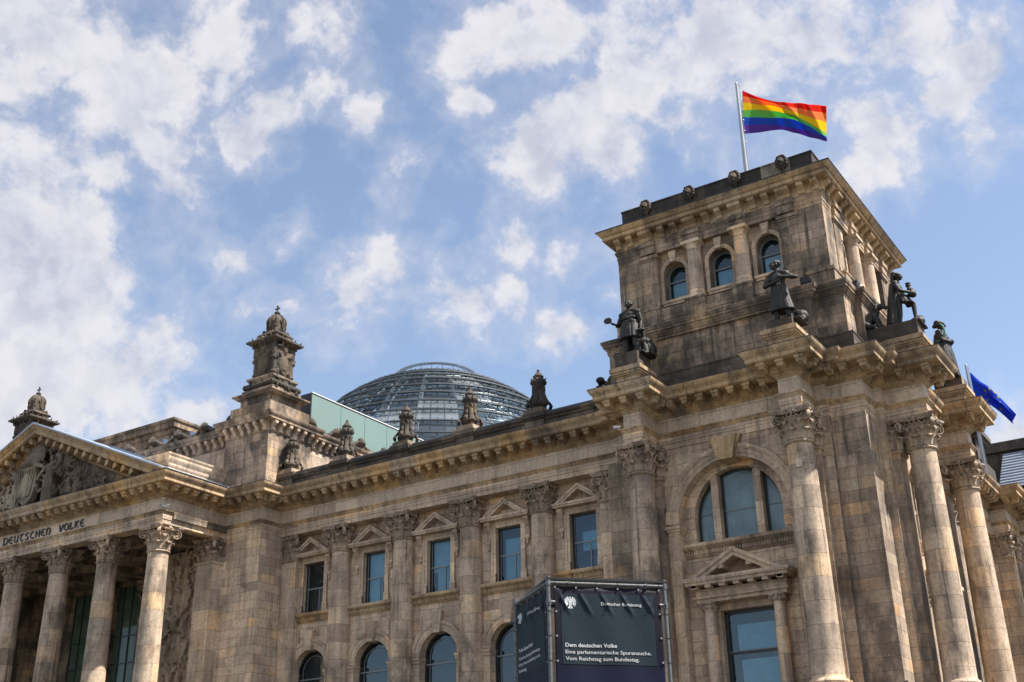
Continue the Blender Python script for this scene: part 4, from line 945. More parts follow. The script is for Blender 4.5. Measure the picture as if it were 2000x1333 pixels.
# uncial letters drawn with a broad pen: strokes on a 1-high grid
GL = {
 'D': [[(.08,0),(.08,.98)], [(.0,.99),(.30,.99),(.50,.86),(.58,.52),(.48,.16),(.28,.0),(.0,.0)]],
 'E': [[(.52,.86),(.34,.98),(.14,.84),(.05,.5),(.14,.14),(.34,.0),(.54,.12)], [(.07,.50),(.46,.52)]],
 'U': [[(.0,.98),(.09,.94),(.09,.22),(.22,.03),(.40,.08),(.50,.22)], [(.50,.98),(.50,.12),(.60,.0)]],
 'T': [[(.0,.90),(.18,.98),(.52,.94)], [(.22,.96),(.13,.6),(.14,.2),(.30,.0),(.50,.10)]],
 'S': [[(.48,.88),(.30,.99),(.11,.86),(.13,.64),(.38,.44),(.44,.20),(.28,.01),(.04,.10)]],
 'C': [[(.50,.86),(.32,.98),(.13,.84),(.05,.5),(.14,.14),(.34,.0),(.52,.12)]],
 'H': [[(.08,.0),(.08,.99)], [(.08,.54),(.48,.56)], [(.50,.0),(.50,.99)]],
 'N': [[(.08,.0),(.08,.86),(.0,.95)], [(.08,.78),(.26,.98),(.44,.90),(.50,.68),(.48,.22),(.42,-.06)]],
 'V': [[(.0,.98),(.10,.92),(.16,.45),(.26,.0)], [(.26,.0),(.46,.50),(.54,.98)]],
 'O': [[(.32,.99),(.12,.84),(.05,.5),(.12,.15),(.32,.0),(.52,.15),(.60,.5),(.52,.84),(.32,.99)]],
 'L': [[(.10,.99),(.10,.02)], [(.02,.02),(.36,.02),(.50,.14)]],
 'K': [[(.08,.0),(.08,.99)], [(.50,.98),(.12,.50)], [(.12,.54),(.54,.0)]],
 'M': [[(.08,.0),(.08,.86)], [(.08,.8),(.24,.98),(.36,.84),(.36,0)], [(.36,.8),(.54,.98),(.66,.84),(.66,.1),(.72,.0)]]}
ADV = {'M': .92, 'O': .76, 'D': .74, 'U': .76, 'N': .72, 'H': .70, 'L': .64}
def pen_text(mb, text, x0, x1, y, z0, h):
    adv = [(.50 if c == ' ' else ADV.get(c, .68)) for c in text]; k = (x1-x0)/(sum(adv)-.1); x = x0; pw_ = .23
    for c, a in zip(text, adv):
        for st in GL.get(c, []):
            fine = []
            for (p, q), (r, s2) in zip(st, st[1:]):
                for i in range(3): fine.append((p+(r-p)*i/3, q+(s2-q)*i/3))
            fine.append(st[-1]); L, R = [], []
            for i, (p, q) in enumerate(fine):
                a0 = fine[max(i-1, 0)]; b0 = fine[min(i+1, len(fine)-1)]; dx, dz = (b0[0]-a0[0])*k, (b0[1]-a0[1])*h; l = math.hypot(dx, dz) or 1
                t = pw_*h*(.38+.62*abs((dx*.45+dz*.9)/l)); nx_, nz_ = -dz/l, dx/l
                L.append((x+p*k+nx_*t*.6, z0+q*h+nz_*t*.6)); R.append((x+p*k-nx_*t*.6, z0+q*h-nz_*t*.6))
            n = len(L); mb.add([(a_, y-.03, b_) for a_, b_ in L]+[(a_, y-.03, b_) for a_, b_ in R]+[(a_, y+.03, b_) for a_, b_ in L]+[(a_, y+.03, b_) for a_, b_ in R],
                [(i, i+1, n+i+1, n+i) for i in range(n-1)]+[(i, i+1, 2*n+i+1, 2*n+i) for i in range(n-1)]+[(n+i, n+i+1, 3*n+i+1, 3*n+i) for i in range(n-1)])
        x += a*k
for tx_, xa, xb in (('DEUTSCHEN', -80.98, -75.25), ('VOLKE', -74.35, -71.45), ('DEM', -84.2, -82.1)): lt = MB(); pen_text(lt, tx_, xa, xb, 52.51, 24.42, .52); obj('lettering', lt.mesh('lettering', 'letter', smooth=False), INS)

# ---- attic above the portico: end blocks, brackets, garlands
BCX, BCY = -62.25, 61.2
def sqc(h, cx, cy): return [(cx-h, cy-h), (cx+h, cy-h), (cx+h, cy+h), (cx-h, cy+h)]
for cx in (BCX, 2*PCX-BCX):
    ab = MB(); ab.box(cx-2.25, cx+2.25, BCY-2.25, BCY+2.3, 26.5, 31.3); part('attic_block', ab.mesh('attic_block', 'dusk', smooth=False))
sg_a = MB()    # stretch of attic running back on the south side and across the front
sg_a.box(-64, -60.55, 63.4, 95, 26.5, 31.5); sg_a.box(2*PCX-BCX+2, BCX-2, 60.0, 62, 26.5, 31.5)
part('attic_wall', sg_a.mesh('attic_wall', 'trim', smooth=False))
acn = MB(); cpf = [(-.3, 31.2), (.03, 31.2), (.03, 31.28), (.06, 31.3), (.06, 32.02), (.55, 32.04), (.58, 32.06), (.58, 32.24), (.64, 32.28), (.72, 32.40), (.74, 32.52), (.74, 32.58), (-.4, 32.68)]
apath = [(2*PCX-BCX+2.25, 60.0), (BCX-2.25, 60.0), (BCX-2.25, BCY-2.25), (BCX+2.25, BCY-2.25), (BCX+2.25, 63.6), (-60.55, 63.6), (-60.55, 95)]
acn.sweep(apath, cpf); ACN = part('attic_cornice', acn.mesh('attic_cornice', 'dusktrim', 30))
t = MB(); bracket(t, 0, 31.30, 32.02, .30, .05, .52); ABR = t.mesh('attic_bracket', 'trim', 40)
for k in range(6): obj('attic_bracket', ABR, ACN, (BCX-1.95+k*.78, BCY-2.25, 0)); obj('attic_bracket', ABR, ACN, (BCX+2.25, BCY-1.95+k*.78, 0), PI/2)
for k in range(11): obj('attic_bracket', ABR, ACN, (-60.55, 64.2+k*.78, 0), PI/2); obj('attic_bracket', ABR, ACN, (-65.0-k*.78, 60.0, 0))
gar = MB(); rd = random.Random(3)
def garland(mb, n, L):
    for i in range(n+1):
        x = i*L; mb.box(x-.22, x+.22, -.2, .3, 0, .95); mb.ell((x, -.38, .80), (.36, .3, .40)); mb.ell((x, -.62, .7), (.2, .2, .2)); mb.cap((x, -.4, .3), (x, -.35, 0), .25, .3)
        for q in range(8): a = 2*PI*q/8; mb.ell((x+.36*math.cos(a), -.34, .8+.4*math.sin(a)), .13, 6, 4)
        if i < n:
            for q in range(15):
                t = (q+.5)/15; xx = x+.3+t*(L-.6); zz = .85-.55*math.sin(PI*t); mb.ell((xx, -.22+rd.uniform(-.06, .06), zz), rd.uniform(.15, .24), 6, 4)
            mb.box(x+.3, x+L-.3, -.1, .25, 0, .55)
garland(gar, 5, 3.0); GM = sculpt(gar, 'garland_balustrade', 'finial', .07, 1)
part('garland_balustrade', GM, (-61.0, 64.2, 32.62), PI/2); part('garland_balustrade', GM, (-80.2, 60.3, 32.62), 0)
sd = MB(); sdp = [(-68.5, 53.6), (-64.3, 53.6), (-64.3, 58.9)]
sd.sweep(sdp, [(0, 26.6), (0, 27.9), (.08, 27.96), (.10, 28.2), (.22, 28.34), (.26, 28.44), (.26, 28.62), (.34, 28.72), (.36, 28.84), (-1.2, 28.96)]); part('porch_parapet', sd.mesh('porch_parapet', 'trim', smooth=False))
bz = MB(); bz.hexa([(-73, 55, 28.0), (-64.6, 55, 28.0), (-64.6, 60, 28.0), (-73, 60, 28.0), (-73, 55, 31.5), (-68.5, 55, 29.5), (-68.5, 60, 29.5), (-73, 60, 31.5)])
bz.quad((-63.05, 51.2, 26.74), (-61.75, 51.2, 26.70), (-61.75, 57.1, 26.70), (-63.05, 57.1, 26.74))
for k in range(14): bz.box(-73+.33*k, -72.95+.33*k, 54.96, 60, 31.2-.14*k-.2, 31.56-.147*k)
part('porch_roof', bz.mesh('porch_roof', 'bluezinc', smooth=False))
hb = MB(); hb.box(-96, -84.2, 70.4, 84, 34, 38.9); hb.sweep([(-97, 70.4), (-84.2, 70.4), (-84.2, 84)], [(0, 38.7), (.05, 38.72), (.05, 39.2), (.2, 39.3), (.25, 39.7), (.5, 39.8), (.52, 40.2), (.66, 40.4), (.68, 40.62), (-3, 40.9)])
part('rear_attic', hb.mesh('rear_attic', 'dusktrim', smooth=False))
br = MB()
for k in range(9): br.box(-75.5+k*1.1, -75.42+k*1.1, 62.0, 66, 33.6, 34.6+.0*k)
br.hexa([(-76, 62, 33.2), (-65, 62, 33.2), (-65, 66, 33.2), (-76, 66, 33.2), (-76, 62.6, 34.2), (-65, 62.6, 34.2), (-65, 66, 34.6), (-76, 66, 34.6)])
part('rear_skylight', br.mesh('rear_skylight', 'bluezinc', smooth=False))
mr = MB(); mr.box(-140, -31, 63, 160, 26.0, 27.2); mr.box(-33, -18, 75.3, 150, 25.5, 26.9); part('main_roof', mr.mesh('main_roof', 'lead', smooth=False))

# ------------------------------------------------------------------ south front beyond the tower
sw = MB(); sw.box(-17.9, -17.7, 75.0, 92, 0, 26.4); sw.box(-17.8, -15.9, 91.7, 96.2, 0, 23.31); sw.box(-17.6, -12.6, 96.0, 112, 0, 23.31)
part('wall', sw.mesh('wall', 'wall', smooth=False))
for y in (79.4, 84.6): column(-17.45, y, PI/2)
for y in (82.0, 87.4, 77.2):
    wn_ = part('window', WW[0], (-17.7, y, 0), PI/2)
    for nm, me in zip(('window_pediment', 'window_sill', 'window_frame', 'sash_bar', 'window_pane'), WW[1:]): obj(nm, me, wn_, (0, -.36 if nm in ('window_frame', 'sash_bar', 'window_pane') else 0, 0))
    aw = part('arched_window', AW[0], (-17.7, y, 0), PI/2); obj('window_pane', AW[3], aw, (0, -.6, 0))
pilaster('pilaster', -15.7, 93.2, .8, .6, PI/2, 'pier'); pilaster('pilaster', -16.75, 91.45, .75, .5, 0, 'pier')
sa = MB()
for (x0, x1, y0, y1, z0, z1) in ((-18.5, -16.2, 88.6, 92.4, 26.7, 28.3), (-18.2, -16.6, 89.2, 92.0, 28.3, 30.2), (-18.5, -16.3, 88.9, 92.3, 30.2, 30.5), (-18.7, -16.1, 88.7, 92.5, 30.5, 30.9)): sa.box(x0, x1, y0, y1, z0, z1)
sa.box(-30, -10, 97.4, 99, 26.5, 31.2); sa.box(-30, -9, 97.1, 99, 31.2, 32.0)
part('south_attic', sa.mesh('south_attic', 'soot', smooth=False))
sr = MB(); sr.quad((-16.2, 92.6, 26.9), (-9, 92.6, 26.9), (-9, 97.2, 31.0), (-16.2, 97.2, 31.0))
for k in range(13): sr.hexa([(-16.2, 92.6+.36*k, 26.92+.321*k), (-9, 92.6+.36*k, 26.92+.321*k), (-9, 92.66+.36*k, 26.97+.321*k), (-16.2, 92.66+.36*k, 26.97+.321*k), (-16.2, 92.57+.36*k, 27.0+.321*k), (-9, 92.57+.36*k, 27.0+.321*k), (-9, 92.66+.36*k, 27.04+.321*k), (-16.2, 92.66+.36*k, 27.04+.321*k)])
part('south_roof', sr.mesh('south_roof', 'zinc', smooth=False))
sl_ = part('lion_head', LION, (-13.2, 97.2, 32.2), 0, sc=(1.1, 1.1, 1.2))

# ------------------------------------------------------------------ glass dome on the roof
DX, DY, DZ0, RX, RZ = -77.4, 102.6, 31.6, 19.3, 21.9
DOME = thing('glass_dome', 'steel ribbed glass dome rising behind the roof parapet', 'dome', (DX, DY, DZ0))
NS = 24
def dr(z): return RX*math.sqrt(max(0, 1-((z/RZ)**2)))
LV = [1.4*k for k in range(15)]; LV = [z for z in LV if z < RZ*.955]
tops = []
for k in range(NS):
    a = 2*PI*k/NS; mb = MB(); pts = []
    for i in range(22):
        z = RZ*.962*math.sin(PI/2*i/21*1.0); r = dr(z)-.55; pts.append((r*math.cos(a), r*math.sin(a), z))
    mb.tube(pts, .20, 6); pts2 = [(p[0]*(1-.75/max(1, math.hypot(p[0], p[1]))), p[1]*(1-.75/max(1, math.hypot(p[0], p[1]))), p[2]-.25) for p in pts]; mb.tube(pts2, .12, 5)
    for p, q in zip(pts[::2], pts2[1::2]): mb.tube([p, q], .05, 4)
    obj('rib', mb.mesh('rib', 'steel'), DOME)
lv = []; z = 0.
while True:
    lv.append(z); r = dr(z)
    st = 1.55 if z < 12 else (1.30 if z < 17 else (.95 if z < 20 else .62)); z += st
    if z > RZ*.958: break
for z, z2 in zip(lv, lv[1:]+[RZ*.962]):
    r, r2 = dr(z), dr(z2); ro = r2+.38*(r-r2)+.10; n = 96
    mb = MB(); mb.sweep([(r*math.cos(-2*PI*i/72), r*math.sin(-2*PI*i/72)) for i in range(72)], [(-.5, z-.06), (-.5, z+.06), (-.28, z+.08), (-.28, z-.08), (-.5, z-.06)], True)
    mb.sweep([(r*math.cos(-2*PI*i/72), r*math.sin(-2*PI*i/72)) for i in range(72)], [(.22, z-.03), (.34, z-.04), (.34, z+.03), (.22, z+.04), (.22, z-.03)], True)
    RM_ = mb
    gm = MB(); NB = 72
    rdd = random.Random(int(z*10)); run = 0
    for i in range(NB):
        if i % 3 == 0: run = rdd.choices((0, 1, 2), (.58, .34, .08))[0]
        gm.m = run; tl = rdd.uniform(-.05, .05)
        a0, a1 = 2*PI*(i+.03)/NB, 2*PI*(i+.97)/NB
        ra, rb = r+.30, r2-.02
        gm.quad((ra*math.cos(a0), ra*math.sin(a0), z+.05), (ra*math.cos(a1), ra*math.sin(a1), z+.05), ((rb+tl)*math.cos(a1), (rb+tl)*math.sin(a1), z2-.02), ((rb+tl)*math.cos(a0), (rb+tl)*math.sin(a0), z2-.02))
    obj('glass_band', gm.mesh('glass_band', ['domeglass', 'domeglass2', 'domeglass3'], smooth=False), DOME)
    RM_.m = 1
    for i in range(NB):
        a = 2*PI*(i+.5)/NB; c, s_ = math.cos(a), math.sin(a)
        RM_.tube([((r-.5)*c, (r-.5)*s_, z), ((r+.26)*c, (r+.26)*s_, z-.02), ((r+.24)*c, (r+.24)*s_, z+.26)], .06, 4)
    obj('ring', RM_.mesh('ring', ['steel', 'darksteel']), DOME)
rp = MB()                                  # visitor ramp and light cone
N = 150
for w_, z_ in ((0, 0), (0, .9)):
    pts = []
    for i in range(N+1):
        t = i/N; z = 1+t*17.5; a = 2*PI*t*1.9+.6; r = dr(z)-1.4; pts.append((r, a, z))
    if z_ == 0:
        for (r, a, z), (q, b, y) in zip(pts, pts[1:]): rp.hexa([((r-2.0)*math.cos(a), (r-2.0)*math.sin(a), z-.25), (r*math.cos(a), r*math.sin(a), z-.25), (q*math.cos(b), q*math.sin(b), y-.25), ((q-2.0)*math.cos(b), (q-2.0)*math.sin(b), y-.25), ((r-2.0)*math.cos(a), (r-2.0)*math.sin(a), z), (r*math.cos(a), r*math.sin(a), z), (q*math.cos(b), q*math.sin(b), y), ((q-2.0)*math.cos(b), (q-2.0)*math.sin(b), y)])
    else:
        rp.tube([(r*math.cos(a), r*math.sin(a), z+1.05) for r, a, z in pts], .06, 5); rp.tube([((r-2)*math.cos(a), (r-2)*math.sin(a), z+1.05) for r, a, z in pts], .06, 5)
obj('ramp', rp.mesh('ramp', 'steel'), DOME)
cn = MB(); cn.lathe([(1.3, 0), (1.6, 4), (2.4, 9), (3.8, 14), (6.2, 18.6), (8.0, 19.6)], 30, cap=False); obj('mirror_cone', cn.mesh('mirror_cone', 'zinc', smooth=False), DOME)
tp = MB(); zt = RZ*.965; rt = dr(zt)
tp.lathe([(rt-.4, zt-.2), (rt+.1, zt-.1), (rt+.05, zt+.15), (rt*.96, zt+.30), (rt*.95, zt+.2), (rt-.5, zt)], 48, cap=False)
for k in range(24): a = 2*PI*k/24; tp.tube([(rt*.95*math.cos(a), rt*.95*math.sin(a), zt+.2), (rt*.93*math.cos(a), rt*.93*math.sin(a), zt+1.0)], .05, 4)
tp.lathe([(rt*.99, zt+1.0), (rt*1.0, zt+1.12), (rt*.9, zt+1.22), (rt*.86, zt+1.10)], 48, cap=False)
obj('top_ring', tp.mesh('top_ring', 'zinc', 30), DOME)
bs = MB(); bs.lathe([(RX+.8, -4), (RX+.8, -.3), (RX+.2, 0), (RX-.6, 0)], 72, cap=False); obj('drum', bs.mesh('drum', 'lead'), DOME)

# ------------------------------------------------------------------ mint glass screen on the roof
GS = thing('glass_screen', 'pale mint green glass wall panels standing on the roof before the dome', 'glass wall', (-61.6, 65.0, 32.6))
sb = MB(); ys = [0.0, 3.55, 6.6, 9.55, 12.2, 15.0]
fm = MB(); fm.box(-3.5, .05, -.12, -.02, 0, 3.86); fm.box(-.10, .06, -.04, 15.0, 3.80, 3.88); fm.box(-3.5, -.1, 0, 15.0, 3.5, 3.8)
for y in ys: fm.box(-.16, .03, y-.02, y+.02, 0, 3.80)
obj('panel_frame', fm.mesh('panel_frame', 'black', smooth=False), GS)
for a, b in zip(ys, ys[1:]): pm = MB(); pm.box(-.05, .04, a+.02, b-.02, .0, 3.80); obj('glass_panel', pm.mesh('glass_panel', 'screen', smooth=False), GS)
ec = MB(); ec.box(-.1, .09, -.05, 15.0, 3.88, 3.95); obj('edge_cap', ec.mesh('edge_cap', 'white', smooth=False), GS)

# ------------------------------------------------------------------ crown finials on the attic blocks
def crown(loc, label):
    t = thing('crown_finial', label, 'finial', loc, 0, 'crowned stone finials on the attic')
    b = MB()
    for (h0, h1, z0, z1) in ((2.28, 2.28, 0, .32), (2.12, 2.12, .32, 1.12), (1.70, 1.66, 1.12, 1.22), (1.62, 1.62, 1.22, 1.86), (1.72, 1.72, 1.86, 1.94), (1.9, 2.0, 1.94, 2.1), (2.12, 2.12, 2.1, 2.22), (2.0, 1.9, 2.22, 2.34), (1.62, 1.60, 2.34, 2.66), (1.30, 1.26, 2.66, 3.46), (1.3, 1.38, 3.46, 3.58), (1.42, 1.42, 3.58, 3.74), (1.36, 1.2, 3.74, 3.86)):
        b.hexa([(-h0,-h0,z0),(h0,-h0,z0),(h0,h0,z0),(-h0,h0,z0),(-h1,-h1,z1),(h1,-h1,z1),(h1,h1,z1),(-h1,h1,z1)])
    obj('plinth', b.mesh('plinth', 'dusktrim', smooth=False), t)
    rd = random.Random(11); s = MB()
    s.hexa([(-.92,-.92,3.8),(.92,-.92,3.8),(.92,.92,3.8),(-.92,.92,3.8),(-1.02,-1.02,6.6),(1.02,-1.02,6.6),(1.02,1.02,6.6),(-1.02,1.02,6.6)])
    for k in range(4):
        Rm = Matrix.Rotation(k*PI/2, 4, 'Z'); q = MB()
        q.ell((0, -.98, 5.1), (.62, .22, .95)); q.ell((0, -1.05, 6.2), (.42, .25, .3)); q.cap((-.6, -1.0, 5.9), (.6, -1.0, 5.9), .15)
        for i in range(9): t_ = (i+.5)/9; q.ell((-1.6+3.2*t_, -1.42-.1*math.sin(PI*t_), 2.9+.25*abs(t_-.5)), .26, 6, 4)
        q.ell((0, -1.38, 3.05), (.3, .28, .42)); q.ell((0, -1.55, 2.9), .2)
        a = -PI/4; c, s2 = .96, -.96     # eagle on the corner
        q.cap((c, s2, 6.35), (c*1.08, s2*1.08, 5.6), .24, .16); q.ell((c*1.16, s2*1.16, 6.5), (.17, .17, .17)); q.cap((c*1.2, s2*1.2, 6.47), (c*1.3, s2*1.3, 6.38), .08, .04)
        q.cap((c*1.0, s2*1.0, 6.2), (c*.45, s2*1.15, 5.6), .2, .14); q.cap((c*1.0, s2*1.0, 6.2), (c*1.15, s2*.45, 5.6), .2, .14); q.cap((c*1.0, s2*1.0, 5.5), (c*.97, s2*.97, 4.1), .15, .22); q.ell((c*1.1, s2*1.1, 5.25), .2); q.ell((c*1.0, s2*1.0, 4.05), (.26, .26, .2))
        for i in range(10): q.ell((rd.uniform(-.9, .9), -1.0-rd.uniform(0, .12), rd.uniform(4.0, 6.4)), rd.uniform(.07, .14), 6, 4)
        s.join(q, Rm)
    for q in range(120):
        a = rd.uniform(0, 2*PI); z, r0 = rd.choice(((2.75, 1.62), (3.2, 1.40), (4.2, 1.0), (5.6, 1.12), (6.3, 1.16), (6.55, 1.28))); E_ = min(1/max(abs(math.cos(a)), abs(math.sin(a))), 1.3); r = r0*E_
        p = Vector((r*math.cos(a), r*math.sin(a), z+rd.uniform(-.3, .3))); s.cap(p*1., p+Vector((math.cos(a)*rd.uniform(.05, .22), math.sin(a)*rd.uniform(.05, .22), rd.uniform(-.1, .25))), rd.uniform(.08, .15), rd.uniform(.04, .08), 6)
    obj('carved_shaft', sculpt(s, 'carved_shaft', 'finial', .06, 1), t)
    u = MB()
    for (h0, h1, z0, z1) in ((1.15, 1.52, 6.55, 6.75), (1.60, 1.60, 6.75, 6.90), (1.5, 1.05, 6.90, 7.12), (.74, .70, 7.12, 7.4), (.95, 1.0, 7.4, 7.5), (1.02, .85, 7.5, 7.68), (.62, .60, 7.68, 7.98)):
        u.hexa([(-h0,-h0,z0),(h0,-h0,z0),(h0,h0,z0),(-h0,h0,z0),(-h1,-h1,z1),(h1,-h1,z1),(h1,h1,z1),(-h1,h1,z1)])
    for k in range(4):
        a = k*PI/2; Rm = Matrix.Rotation(a, 4, 'Z'); q = MB()
        q.ell((0, -1.3, 6.9), (.4, .3, .22)); q.cap((-.75, -1.25, 6.95), (.75, -1.25, 6.95), .13)
        q.cap((.7, -.7, 7.68), (.66, -.66, 7.95), .12, .09); u.join(q, Rm)
    for q in range(44):
        a = 2*PI*q/44; E_ = min(1/max(abs(math.cos(a)), abs(math.sin(a))), 1.38); rr_ = (1.5 if q % 2 else .74)*E_; zz_ = 6.95 if q % 2 else 7.70; u.cap((rr_*math.cos(a), rr_*math.sin(a), zz_), (rr_*1.03*math.cos(a), rr_*1.03*math.sin(a), zz_+rd.uniform(.12, .24)), .08, .04, 6)
    obj('capital', u.mesh('capital', 'finial', 40), t)
    w2 = MB(); w2.lathe([(.62, 7.95), (.70, 8.02), (.66, 8.1), (.66, 8.5), (.70, 8.75), (.66, 9.0), (.52, 9.22), (.30, 9.38), (.12, 9.44), (.08, 9.5)], 28)
    for k in range(8):
        a = k*PI/4; c, s2 = math.cos(a), math.sin(a); w2.tube([(c*.70, s2*.70, 8.05), (c*.72, s2*.72, 8.5), (c*.76, s2*.76, 8.75), (c*.70, s2*.70, 9.05), (c*.5, s2*.5, 9.3), (c*.15, s2*.15, 9.47)], .065, 6)
        for z in (8.3, 8.62, 8.9): w2.ell((c*.74, s2*.74, z), .085, 6, 4)
        b2 = a+PI/8; c, s2 = math.cos(b2), math.sin(b2); w2.tube([(c*.69-.2*s2, s2*.69+.2*c, 8.15), (c*.7-.18*s2, s2*.7+.18*c, 8.6), (c*.69, s2*.69, 8.82), (c*.7+.18*s2, s2*.7-.18*c, 8.6), (c*.69+.2*s2, s2*.69-.2*c, 8.15)], .05, 5)
    w2.ell((0, 0, 9.66), (.20, .20, .19), 14, 9); w2.lathe([(.23, 9.62), (.24, 9.66), (.23, 9.70)], 16); w2.tube([(0, 0, 9.8), (0, 0, 10.28)], [.05, .07], 6); w2.tube([(-.17, 0, 10.06), (.17, 0, 10.06)], .06, 6); w2.ell((0, 0, 10.28), .085); w2.ell((-.18, 0, 10.06), .08); w2.ell((.18, 0, 10.06), .08)
    obj('crown', w2.mesh('crown', 'soot', 40), t)
    return t
crown((BCX, BCY, 32.64), 'tall stone finial with crown, orb and cross on the block before the green glass')
c2 = crown((2*PCX-BCX, BCY, 32.64), 'crowned stone finial peeping up behind the pediment peak at far left')

# ------------------------------------------------------------------ urns on the wing parapet
ub_ = MB(); ub_.box(-.80, .80, -.8, .8, 0, .12); ub_.box(-.66, .66, -.66, .66, .12, .34); ub_.box(-.55, .55, -.55, .55, .34, .44)
UB = ub_.mesh('urn_base', 'dusktrim', smooth=False)
us = MB(); us.lathe([(.50, .42), (.46, .8), (.34, 1.2), (.30, 1.5), (.36, 1.65), (.34, 1.72), (.40, 1.80), (.46, 1.92), (.46, 2.12), (.40, 2.20), (.38, 2.24), (.26, 2.30), (.34, 2.34), (.36, 2.40), (.27, 2.50), (.17, 2.62), (.08, 2.70), (.10, 2.76), (.09, 2.82), (.0, 2.88)], 22)
for k in range(4):
    a = PI/4+k*PI/2; c, s2 = math.cos(a), math.sin(a)
    us.ribbon([(c*.34, s2*.34, 1.50), (c*.42, s2*.42, 1.2), (c*.56, s2*.56, .92), (c*.74, s2*.74, .74), (c*.84, s2*.84, .60), (c*.78, s2*.78, .46), (c*.66, s2*.66, .50)], [.11, .13, .15, .17, .17, .15, .12], .13, (-s2, c, 0)); us.cap((c*.76-.2*s2, s2*.76+.2*c, .57), (c*.76+.2*s2, s2*.76-.2*c, .57), .10)
    b2 = k*PI/2; c, s2 = math.cos(b2), math.sin(b2); us.ell((c*.48, s2*.48, .75), (.22, .22, .26)); us.ell((c*.40, s2*.40, 1.12), (.14, .14, .2)); us.cap((c*.32, s2*.32, 1.3), (c*.36, s2*.36, 1.62), .12)
for k in range(8):
    a = 2*PI*k/8+.2; us.cap((.43*math.cos(a), .43*math.sin(a), 2.12), (.52*math.cos(a), .52*math.sin(a), 2.24), .06, .04, 6); us.cap((.36*math.cos(a), .36*math.sin(a), 1.62), (.46*math.cos(a), .46*math.sin(a), 1.50), .06, .04, 6)
for k in range(12):
    a = 2*PI*k/12; us.ell((.45*math.cos(a), .45*math.sin(a), 2.02), (.11, .11, .13), 6, 4); us.ell((.40*math.cos(a+.26), .40*math.sin(a+.26), 1.70), .07, 6, 4)
US = sculpt(us, 'urn_body', 'finial', .032, 1, .4)
ulab = ['carved stone urn against the sunlit wall of the attic block', 'carved stone urn in front of the garland balustrade, second from the attic block', 'carved stone urn at the right end of the mint glass wall', 'carved stone urn standing before the middle of the dome', 'carved stone urn against open sky beside the tower']
for x, l in zip((-59.4, -54.1, -48.6, -43.1, -37.6), ulab):
    t = thing('urn_finial', l, 'urn', (x, 60.95, 28.06), 0, 'stone urns along the wing parapet'); obj('urn_base', UB, t); obj('urn_body', US, t).scale = (1.02, 1.02, 1.15)

# ------------------------------------------------------------------ bronze statues
def head(mb, c, yaw=0., tilt=0., r=.112, hair=.0, beard=False):
    Rm = Matrix.Translation(Vector(c)) @ Matrix.Rotation(yaw, 4, 'Z') @ Matrix.Rotation(tilt, 4, 'X'); q = MB()
    q.ell((0, .01, .03), (.080, .098, .112)); q.ell((0, -.035, -.035), (.060, .068, .085)); q.ell((0, -.075, -.085), (.034, .03, .028))
    q.cap((0, -.092, .035), (0, -.118, -.022), .012, .019); q.ell((0, -.098, -.058), (.028, .014, .009)); q.ell((0, -.093, -.072), (.024, .014, .010))
    for sg in (-1, 1):
        q.ell((sg*.082, .01, -.005), (.014, .026, .036)); q.cap((sg*.012, -.093, .045), (sg*.058, -.078, .048), .012, .010); q.ell((sg*.034, -.084, .022), (.015, .011, .009)); q.ell((sg*.05, -.07, -.02), (.024, .022, .024))
    if hair:
        q.ell((0, .03, .06), (.092+hair*.2, .10+hair*.2, .095)); rd = random.Random(4)
        for i in range(16): a = rd.uniform(.15, PI-.15); e = rd.uniform(-.6, 1.2); q.ell((.09*math.cos(a)*math.cos(e*.6), .03+.085*math.sin(a)*math.cos(e*.5), .06*e+.05), .024+hair*.3, 6, 4)
    if beard: q.ell((0, -.075, -.10), (.05, .04, .06))
    mb.join(q, Rm)
def hand(mb, wrist, d, palm, curl=.5, s=1.):
    """palm, four bent fingers of unequal length and a thumb from the side"""
    w_, d = Vector(wrist), Vector(d).normalized(); p = Vector(palm).normalized(); sd_ = d.cross(p).normalized(); c = w_+d*.05*s
    mb.cap(w_, w_+d*.085*s, .026*s, .036*s)
    for i, L in enumerate((.062, .075, .070, .055)):
        a = w_+d*.085*s+sd_*(.027-.018*i)*s; b = a+(d*(1-curl*.4)+p*curl*.5).normalized()*L*.6*s; e = b+(d*(1-curl)+p*curl).normalized()*L*.5*s
        mb.cap(a, b, .0105*s, .010*s, 6); mb.cap(b, e, .010*s, .008*s, 6)
    a = w_+d*.03*s+sd_*.03*s; b = a+(d*.6+sd_*.7+p*.3).normalized()*.045*s; mb.cap(a, b, .013*s, .011*s, 6); mb.cap(b, b+(d*.8+p*.5).normalized()*.035*s, .011*s, .009*s, 6)
def folds(mb, top, bot, rt, rb, n, a0=0., a1=2*PI, amp=.03, seed=1, cz=8):
    """hanging cloth: ring of soft vertical rolls between two ellipses"""
    rd = random.Random(seed); top, bot = Vector(top), Vector(bot)
    for i in range(n):
        a = a0+(a1-a0)*(i+.5)/n+rd.uniform(-.06, .06); c, s_ = math.cos(a), math.sin(a); k = rd.uniform(.85, 1.15)
        P = [top+Vector((c*rt[0], s_*rt[1], 0)), top.lerp(bot, .45)+Vector((c*(rt[0]*.5+rb[0]*.5)*1.02, s_*(rt[1]*.5+rb[1]*.5)*1.02, 0)), bot+Vector((c*rb[0], s_*rb[1], rd.uniform(-.01, .02)))]
        mb.tube(P, [amp*.7*k, amp*k, amp*1.25*k], 6)
def statue(name, build, loc, label, rz=0., k=2.2, wide=1.):
    mb = MB(); build(mb); Sm = Matrix.Diagonal((k*1.22*wide, k*1.2*wide, k, 1)); t = MB(); t.join(mb, Sm)
    o = obj(name, sculpt(t, name, 'bronze', .030, 1, .35), None, loc, rz); tag(o, label, 'statue', 'bronze statues on the tower pedestals')
    return o
